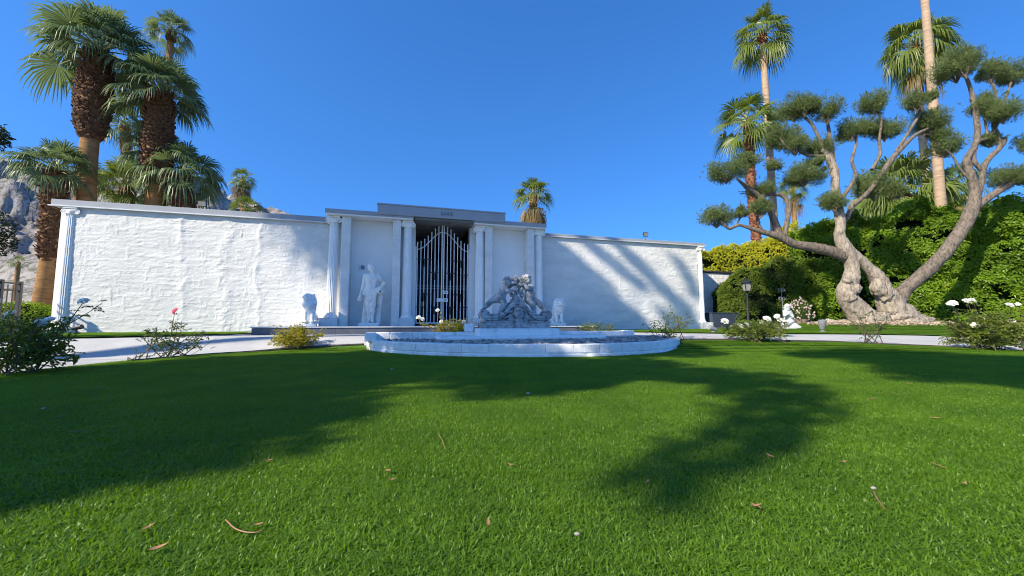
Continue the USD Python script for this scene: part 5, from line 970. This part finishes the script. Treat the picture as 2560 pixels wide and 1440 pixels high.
pads(o2, [(2388, 168, 44, 45), (2412, 160, 36, 40), (2472, 179, 32, 36), (2528, 190, 38, 32), (2456, 264, 40, 26), (2505, 282, 45, 30), (2470, 353, 24, 18), (2515, 447, 45, 28), (2560, 440, 34, 26), (2590, 360, 36, 28), (2660, 300, 40, 30)], OY, 43)

# ---- mulch ring round the olive trunks
mr = thing('mulch_bed', 'pale wood chip bed round the feet of the old olive trees', 'mulch', (*OLIVE[:2], .4)); rm = np.random.default_rng(2); n = 5000
c0 = at(2230, 805, 11.75); a = rm.uniform(0, 2 * np.pi, n); q = np.sqrt(rm.random(n)); P = np.column_stack([c0[0] + 2.2 * q * np.cos(a), c0[1] + .25 + .8 * q * np.sin(a)]); Z = g(P[:, 0], P[:, 1]) + .022 + .02 * rm.random(n) + .05 * (1 - q)
obj('chips', leaves(np.column_stack([P, Z]), unit(rm, n) * [1, 1, .35], np.tile([0, 0, 1.], (n, 1)) + rm.normal(0, .4, (n, 3)), rm.uniform(.04, .11, n), rm.uniform(.02, .05, n)), 'wood_chip', mr, kind='stuff')

# ---- hedges: leafy banks behind the side lawn
def bank(name, label, path, height, thick, n, seed, leafm, size=(.06, .10), z0=.2, lumps=1.0, core='hedge_core', cat_='hedge'):
    """path: list of (x, y, height) along the front foot; a leafy wall with a lumpy face and top"""
    r = np.random.default_rng(seed); t = thing(name, label, cat_, (path[0][0], path[0][1], z0)); p = np.array(path, float); k = len(p) - 1
    u = r.random(n) * k; i = np.minimum(u.astype(int), k - 1); w = (u - i)[:, None]; B = p[i] * (1 - w) + p[i + 1] * w; tn = p[i + 1, :2] - p[i, :2]; tn /= np.linalg.norm(tn, axis=1, keepdims=True); bk = np.stack([-tn[:, 1], tn[:, 0]], 1)
    h = B[:, 2] * height; topf = r.random(n) < .30; s_ = np.where(topf, 1.0, r.random(n) ** .85); dep = np.where(topf, r.random(n), 0) * thick
    rnd = np.clip((s_ - .8) / .2, 0, 1); dep = dep + np.where(topf, 0, thick * .28 * rnd ** 2)
    lump = (meshkit.fbm(np.column_stack([B[:, :2] * .9, s_ * h * 1.1]), 4, seed) - .5) * 1.5 * lumps + (meshkit.fbm(np.column_stack([B[:, :2] * 2.8, s_ * h * 3.0]), 3, seed + 4) - .5) * 1.0 * lumps
    jit = np.abs(r.normal(0, .10, n)); P = np.column_stack([B[:, :2] + bk * (dep - lump * .55 + jit)[:, None], z0 + s_ * h + (meshkit.fbm(np.column_stack([B[:, :2] * 1.6, 0 * h]), 3, seed + 9) - .5) * 1.1 * lumps * s_ ** 3 - np.where(topf, jit, 0)])
    Nn = np.column_stack([-bk * np.where(topf, .3, 1)[:, None], np.where(topf, 1.0, .35)]) + r.normal(0, .55, (n, 3)); D = np.column_stack([r.normal(0, .7, (n, 2)), r.normal(-.25, .5, n)])
    kp = meshkit.fbm(P * 2.0 + seed, 3) > .37; P, D, Nn, n = P[kp], D[kp], Nn[kp], int(kp.sum())
    obj('leaves', leaves(P, D, Nn, r.uniform(*size, n), r.uniform(.5, .7, n) * size[1] * .62), leafm, t, kind='stuff')
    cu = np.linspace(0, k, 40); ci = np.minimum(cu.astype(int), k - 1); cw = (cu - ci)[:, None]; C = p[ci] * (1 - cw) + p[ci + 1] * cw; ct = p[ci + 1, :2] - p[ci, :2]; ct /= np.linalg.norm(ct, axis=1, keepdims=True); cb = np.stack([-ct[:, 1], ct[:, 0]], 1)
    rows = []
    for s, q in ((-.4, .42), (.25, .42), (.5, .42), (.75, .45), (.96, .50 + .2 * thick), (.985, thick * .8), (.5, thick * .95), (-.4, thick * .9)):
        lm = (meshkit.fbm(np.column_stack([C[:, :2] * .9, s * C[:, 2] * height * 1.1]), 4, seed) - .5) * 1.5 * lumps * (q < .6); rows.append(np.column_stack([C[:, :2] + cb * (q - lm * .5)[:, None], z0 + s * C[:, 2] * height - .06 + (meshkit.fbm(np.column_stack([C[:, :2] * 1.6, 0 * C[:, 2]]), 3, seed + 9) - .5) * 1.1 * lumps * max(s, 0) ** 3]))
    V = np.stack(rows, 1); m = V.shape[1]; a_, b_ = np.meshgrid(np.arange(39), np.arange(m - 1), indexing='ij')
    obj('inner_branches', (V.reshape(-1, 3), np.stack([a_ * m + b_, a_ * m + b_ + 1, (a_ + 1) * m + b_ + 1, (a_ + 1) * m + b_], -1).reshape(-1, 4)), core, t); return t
def hp_(px, y, topy):
    q = at(px, 800, y); return (q[0], q[1], at(px, topy, y)[2] - .25)
bank('hedge', 'tall bright green hedge rising behind the old olive trees', [hp_(1985, 15.2, 588), hp_(2080, 14.6, 548), hp_(2200, 14.1, 535), hp_(2330, 13.7, 515), hp_(2440, 13.2, 500), hp_(2560, 12.6, 478), hp_(2750, 12.0, 470)], 1.0, 1.6, 50000, 61, 'hedge_leaf', (.08, .14))
bank('hedge', 'yellowing hedge showing over the white garden wall', [hp_(1740, 17.2, 630), hp_(1800, 16.9, 612), hp_(1880, 16.6, 592), hp_(1960, 16.3, 574), hp_(2040, 16.2, 570)], 1.0, 1.5, 14000, 62, 'yellow_hedge_leaf', (.08, .13))
bank('climbing_vine', 'dark climbing vine covering the garden wall behind the lamp post', [hp_(1802, 15.1, 716), hp_(1830, 15.1, 690), hp_(1870, 15.0, 668), hp_(1930, 14.9, 655), hp_(2000, 14.8, 630), hp_(2070, 14.6, 660)], 1.0, .55, 17000, 63, 'vine_leaf', (.05, .09), lumps=.55, cat_='vine')
bank('low_hedge', 'low green shrubs behind the iron fence at the left edge', [tuple(at(-260, 800, 11)[:2]) + (1.05,), tuple(at(-60, 800, 11.5)[:2]) + (.95,), tuple(at(120, 800, 12)[:2]) + (.85,)], 1.0, .8, 5000, 64, 'hedge_leaf', (.05, .09), lumps=.5)
# background trees and shrubs far left, below the mountain
def crown_tree(label, c, rad, n, seed, leafm, trunk, size=(.08, .14), name='garden_tree', base=None):
    r = np.random.default_rng(seed); base = np.array([c[0], c[1], 0.]) if base is None else base; t = thing(name, label, 'tree', base)
    d = unit(r, n); P = np.asarray(c) + d * np.asarray(rad) * (r.random(n)[:, None] ** .4) * (.72 + .6 * meshkit.fbm(d * 1.8 + seed, 3))[:, None]
    obj('crown', leaves(P, d + r.normal(0, .6, (n, 3)) - [0, 0, .2], unit(r, n), r.uniform(*size, n), r.uniform(.35, .5, n) * size[1]), leafm, t, kind='stuff')
    obj('trunk', tube(spline([base, (base + np.asarray(c)) / 2 + [.1, .05, 0], np.asarray(c)], 8), np.linspace(trunk, trunk * .5, 8), 10), 'olive_bark', t, smooth=50)
crown_tree('dark leafy tree cut by the left edge of the picture', at(-62, 582, 16), (1.15, 1.1, 1.05), 4200, 71, 'far_leaf', .12)
crown_tree('leafy branch tip high at the left edge, below the palms', at(-42, 338, 13), (.62, .6, .5), 1500, 72, 'far_leaf', .07)

# ---- roses
def rose_flower(c, r, rng, m, parent, face=None):
    face = np.array([0, -.6, .8]) if face is None else face; face = face / np.linalg.norm(face); a = np.cross(face, [1, 0, 0]); a /= np.linalg.norm(a); b = np.cross(face, a); out = []
    for layer, (n, rad, op, sz) in enumerate(((3, .12, 1.25, .42), (5, .26, .95, .55), (6, .42, .55, .66), (7, .55, .18, .70))):
        for i in range(n):
            t = 2 * np.pi * i / n + layer * .6 + rng.normal(0, .12); d = a * math.cos(t) + b * math.sin(t); s = np.cross(face, d); u = np.linspace(-1, 1, 4); w = np.linspace(0, 1, 4); V = []
            for ww in w:
                e = op * (1 - .35 * ww); cc = np.asarray(c) + d * r * (rad * .5 + ww * sz * math.cos(e)) + face * r * (ww * sz * math.sin(e) - .15 * layer * .6)
                for uu in u: V.append(cc + s * r * uu * sz * .62 * math.sin(math.pi * (.18 + .62 * ww)) - d * r * .12 * uu * uu + face * r * .16 * uu * uu + rng.normal(0, .015 * r, 3))
            q = [(k * 4 + j, k * 4 + j + 1, (k + 1) * 4 + j + 1, (k + 1) * 4 + j) for k in range(3) for j in range(3)]; out.append((np.array(V), np.array(q)))
    return obj('flower', cat(out), m, parent, smooth=True)
def rose_bush(label, base, w, h, seed, canes=9, nleaf=350, leafm='rose_leaf', flowers=(), size=(.035, .060), petal='rose_petal', fr=.05, fill=.35, base_w=.12, name='rose_bush', group=None, wy=None):
    """flowers: (px, py) in the photograph, placed at the bush's depth"""
    r = np.random.default_rng(seed); base = np.asarray(base, float); t = thing(name, label, 'rose bush', base, group); tips = []; st = []; wy = wy or w
    tgt = [at(px, py, base[1] + r.uniform(-.1, .1) * wy) for px, py in flowers]
    for k in range(canes + len(tgt)):
        a = 2.39996 * k + r.normal(0, .3); rr = math.sqrt((k % canes + .6) / canes)
        e = tgt[k - canes] - [0, 0, .02] if k >= canes else base + np.array([math.cos(a) * w * .5 * rr, math.sin(a) * wy * .5 * rr, h * r.uniform(.62, 1.0) * (1 - .25 * rr)])
        o = base + np.array([r.normal(0, base_w * .5), r.normal(0, base_w * .5), -.03]); mid = o * .55 + e * .45 + np.array([(e - o)[0] * .12, (e - o)[1] * .12, .0]) + r.normal(0, .02, 3)
        c = spline([o, mid, e], 9); st.append(tube(c, np.linspace(.0085, .0035, 9), 5)); tips.append(c)
        if r.random() < .75:
            j = r.integers(3, 7); e2 = c[j] + (e - o) * .35 + r.normal(0, .25 * w * .35, 3) * [1, 1, .6]; c2 = spline([c[j], (c[j] + e2) / 2 + r.normal(0, .015, 3), e2], 6); st.append(tube(c2, np.linspace(.005, .0025, 6), 5)); tips.append(c2)
    obj('canes', cat(st), 'cane', t, smooth=50, kind='stuff')
    P = []; n1 = int(nleaf * (1 - fill))
    for _ in range(n1): c = tips[r.integers(len(tips))]; u = r.random() ** .55 * (len(c) - 1); i = min(int(u), len(c) - 2); P.append(c[i] + (c[i + 1] - c[i]) * (u - i) + r.normal(0, .03, 3))
    d = unit(r, nleaf - n1); d[:, 2] = np.abs(d[:, 2]) * 1.0; P = np.array(P + list(base + np.array([0, 0, h * .12]) + d * np.array([w * .46, wy * .46, h * .72]) * (r.random((nleaf - n1, 1)) ** .4)))
    # each point carries a sprig of leaflets
    n = len(P); D = unit(r, n); D[:, 2] = D[:, 2] * .5 - .1; S = np.cross(D, [0, 0, 1.]); S /= np.linalg.norm(S, axis=1, keepdims=True) + 1e-9; nn = np.cross(S, D) + r.normal(0, .35, (n, 3)); L = r.uniform(*size, n); Q, DD, NN, LL = [], [], [], []
    for off, ang in ((0.0, 1.0), (0.0, -1.0), (.55, .9), (.55, -.9), (1.0, 0)):
        Q.append(P + D * (L * 1.1 * off)[:, None]); DD.append(D * math.cos(ang) + S * math.sin(ang) + r.normal(0, .12, (n, 3))); NN.append(nn); LL.append(L * (.8 if ang else 1.0))
    Q, DD, NN, LL = np.vstack(Q), np.vstack(DD), np.vstack(NN), np.concatenate(LL); obj('foliage', leaves(Q, DD, NN, LL, LL * .62, .3), leafm, t, kind='stuff')
    for q in tgt: rose_flower(q, fr * r.uniform(.85, 1.15), r, petal, t, np.array([r.normal(0, .4), -.6, .8]))
    return t
def bh(px, py): q = hit(px, py); q[2] = g(q[0], q[1]); return q
rose_bush('big dark leafy rose bush with a few white blooms at the left edge', bh(35, 934), .95, .68, 301, 16, 760, 'mixed_rose_leaf', [(22, 786), (208, 752), (100, 806), (120, 800), (175, 800)], (.036, .058), fr=.055, fill=.6, base_w=.3)
rose_bush('bare branched rose bush with one pink bloom beside the driveway', bh(430, 893), 1.15, .55, 302, 12, 240, 'rose_leaf', [(437, 777)], (.030, .048), 'pink_petal', .060, .05, .34)
rose_bush('low golden yellow rose bush on the lawn edge left of the basin', bh(735, 869), .82, .46, 303, 12, 820, 'yellow_rose_leaf', [], (.028, .048), fill=.65, base_w=.2)
rb_ = lambda a, d: BF(a, d, .0)
def bh_y(px, py, y):
    q = at(px, py, y); return q
rose_bush('yellow leafed rose bush with large white blooms in front of the gate', BF(1.62, -.42, .20), .95, .46, 304, 14, 620, 'yellow_rose_leaf', [(1056, 797), (1094, 775), (1103, 803), (1120, 816), (1160, 803), (1046, 793)], (.026, .044), fr=.055, fill=.6, base_w=.35)
rose_bush('dull green and rusty rose bush behind the right back ledge', BF(4.85, -.5, .18), .95, .42, 305, 10, 300, 'mixed_rose_leaf', [], (.026, .045), fill=.45, base_w=.3)
rose_bush('small sprig of rose leaves at the right end of the sculpture pedestal', BF(3.78, -.3, .2), .25, .28, 306, 4, 40, 'mixed_rose_leaf', [], (.024, .04), fill=.2, base_w=.05)
rose_bush('open upright rose bush with pale tips against the shaded right wall', bh(1675, 847), 1.05, .62, 307, 12, 190, 'mixed_rose_leaf', [], (.030, .048), fill=.12, base_w=.25)
rose_bush('yellow and green rose bush with white blooms in front of the lamp post', bh(1885, 851), 1.2, .50, 308, 16, 1050, 'mixed_rose_leaf', [(1812, 802), (1852, 815), (1868, 812), (1905, 806), (1918, 796)], (.030, .050), fr=.078, fill=.6, base_w=.4)
rose_bush('pale blue shaded rose blooms on a thin bush left of the kneeling statue', bh(1945, 838), .45, .42, 309, 6, 90, 'mixed_rose_leaf', [(1942, 790), (1950, 799), (1962, 806), (1948, 826)], (.028, .045), fr=.06, fill=.3, base_w=.15)
rose_bush('sparse thin rose bush in front of the old olive trunks', bh(2175, 859), .85, .70, 310, 9, 110, 'rose_leaf', [], (.028, .046), fill=.05, base_w=.3)
rose_bush('big yellow green rose bush with white blooms at the right edge', bh(2475, 874), 1.30, .76, 311, 22, 1750, 'mixed_rose_leaf', [(2382, 757), (2418, 752), (2432, 750), (2375, 760), (2525, 762), (2530, 802), (2520, 806), (2440, 812)], (.032, .056), fr=.068, fill=.62, base_w=.4)
rose_bush('golden leafed rose bush partly out of view beside the big right one', bh(2600, 868), .9, .66, 312, 12, 420, 'yellow_rose_leaf', [(2545, 760)], (.030, .050), fr=.05, fill=.6, base_w=.3)
rose_bush('leafless stubs of a cut back rose left of the pink bloom bush', bh(345, 902), .3, .10, 313, 5, 10, 'rose_leaf', [], (.02, .03), fill=.1, base_w=.1)
# pink flowering shrub in the bowl and the white flowers under the hedge
def flower_shrub(label, c, w, h, n, seed, m, part=.5):
    r = np.random.default_rng(seed); c = np.asarray(c, float); t = thing('flowering_shrub', label, 'shrub', c); d = unit(r, n); d[:, 2] = np.abs(d[:, 2]); P = c + d * [w / 2, w / 2, h] * r.random((n, 1)) ** .4
    obj('foliage', leaves(P, unit(r, n), unit(r, n), r.uniform(.03, .05, n), .026), 'rose_leaf', t, kind='stuff'); k = int(n * part); d = unit(r, k); d[:, 2] = np.abs(d[:, 2]); P = c + d * [w / 2, w / 2, h] * r.uniform(.85, 1.05, (k, 1)); Q, DD, NN = [], [], []
    for j in range(5): a = 2 * np.pi * j / 5; Q.append(P); DD.append(np.tile([math.cos(a), -.2, math.sin(a)], (k, 1)) + r.normal(0, .25, (k, 3))); NN.append(np.tile([0, -1., .3], (k, 1)))
    obj('flowers', leaves(np.vstack(Q), np.vstack(DD), np.vstack(NN), .035, .03), m, t, kind='stuff')
flower_shrub('pink white flowering shrub growing from the clay bowl beside the kneeling statue', po + [0, 0, .14], .75, .75, 700, 81, 'shrub_petal', .12)
for px, lb in ((2070, 'white flowering ground shrub under the dark hedge left of the olive trunks'), (2115, 'white flowering ground shrub under the hedge nearest the left olive trunk')): q = at(px, 806, 14.0); q[2] = g(q[0], q[1]); flower_shrub(lb, q, .7, .24, 160, px, 'rose_petal')
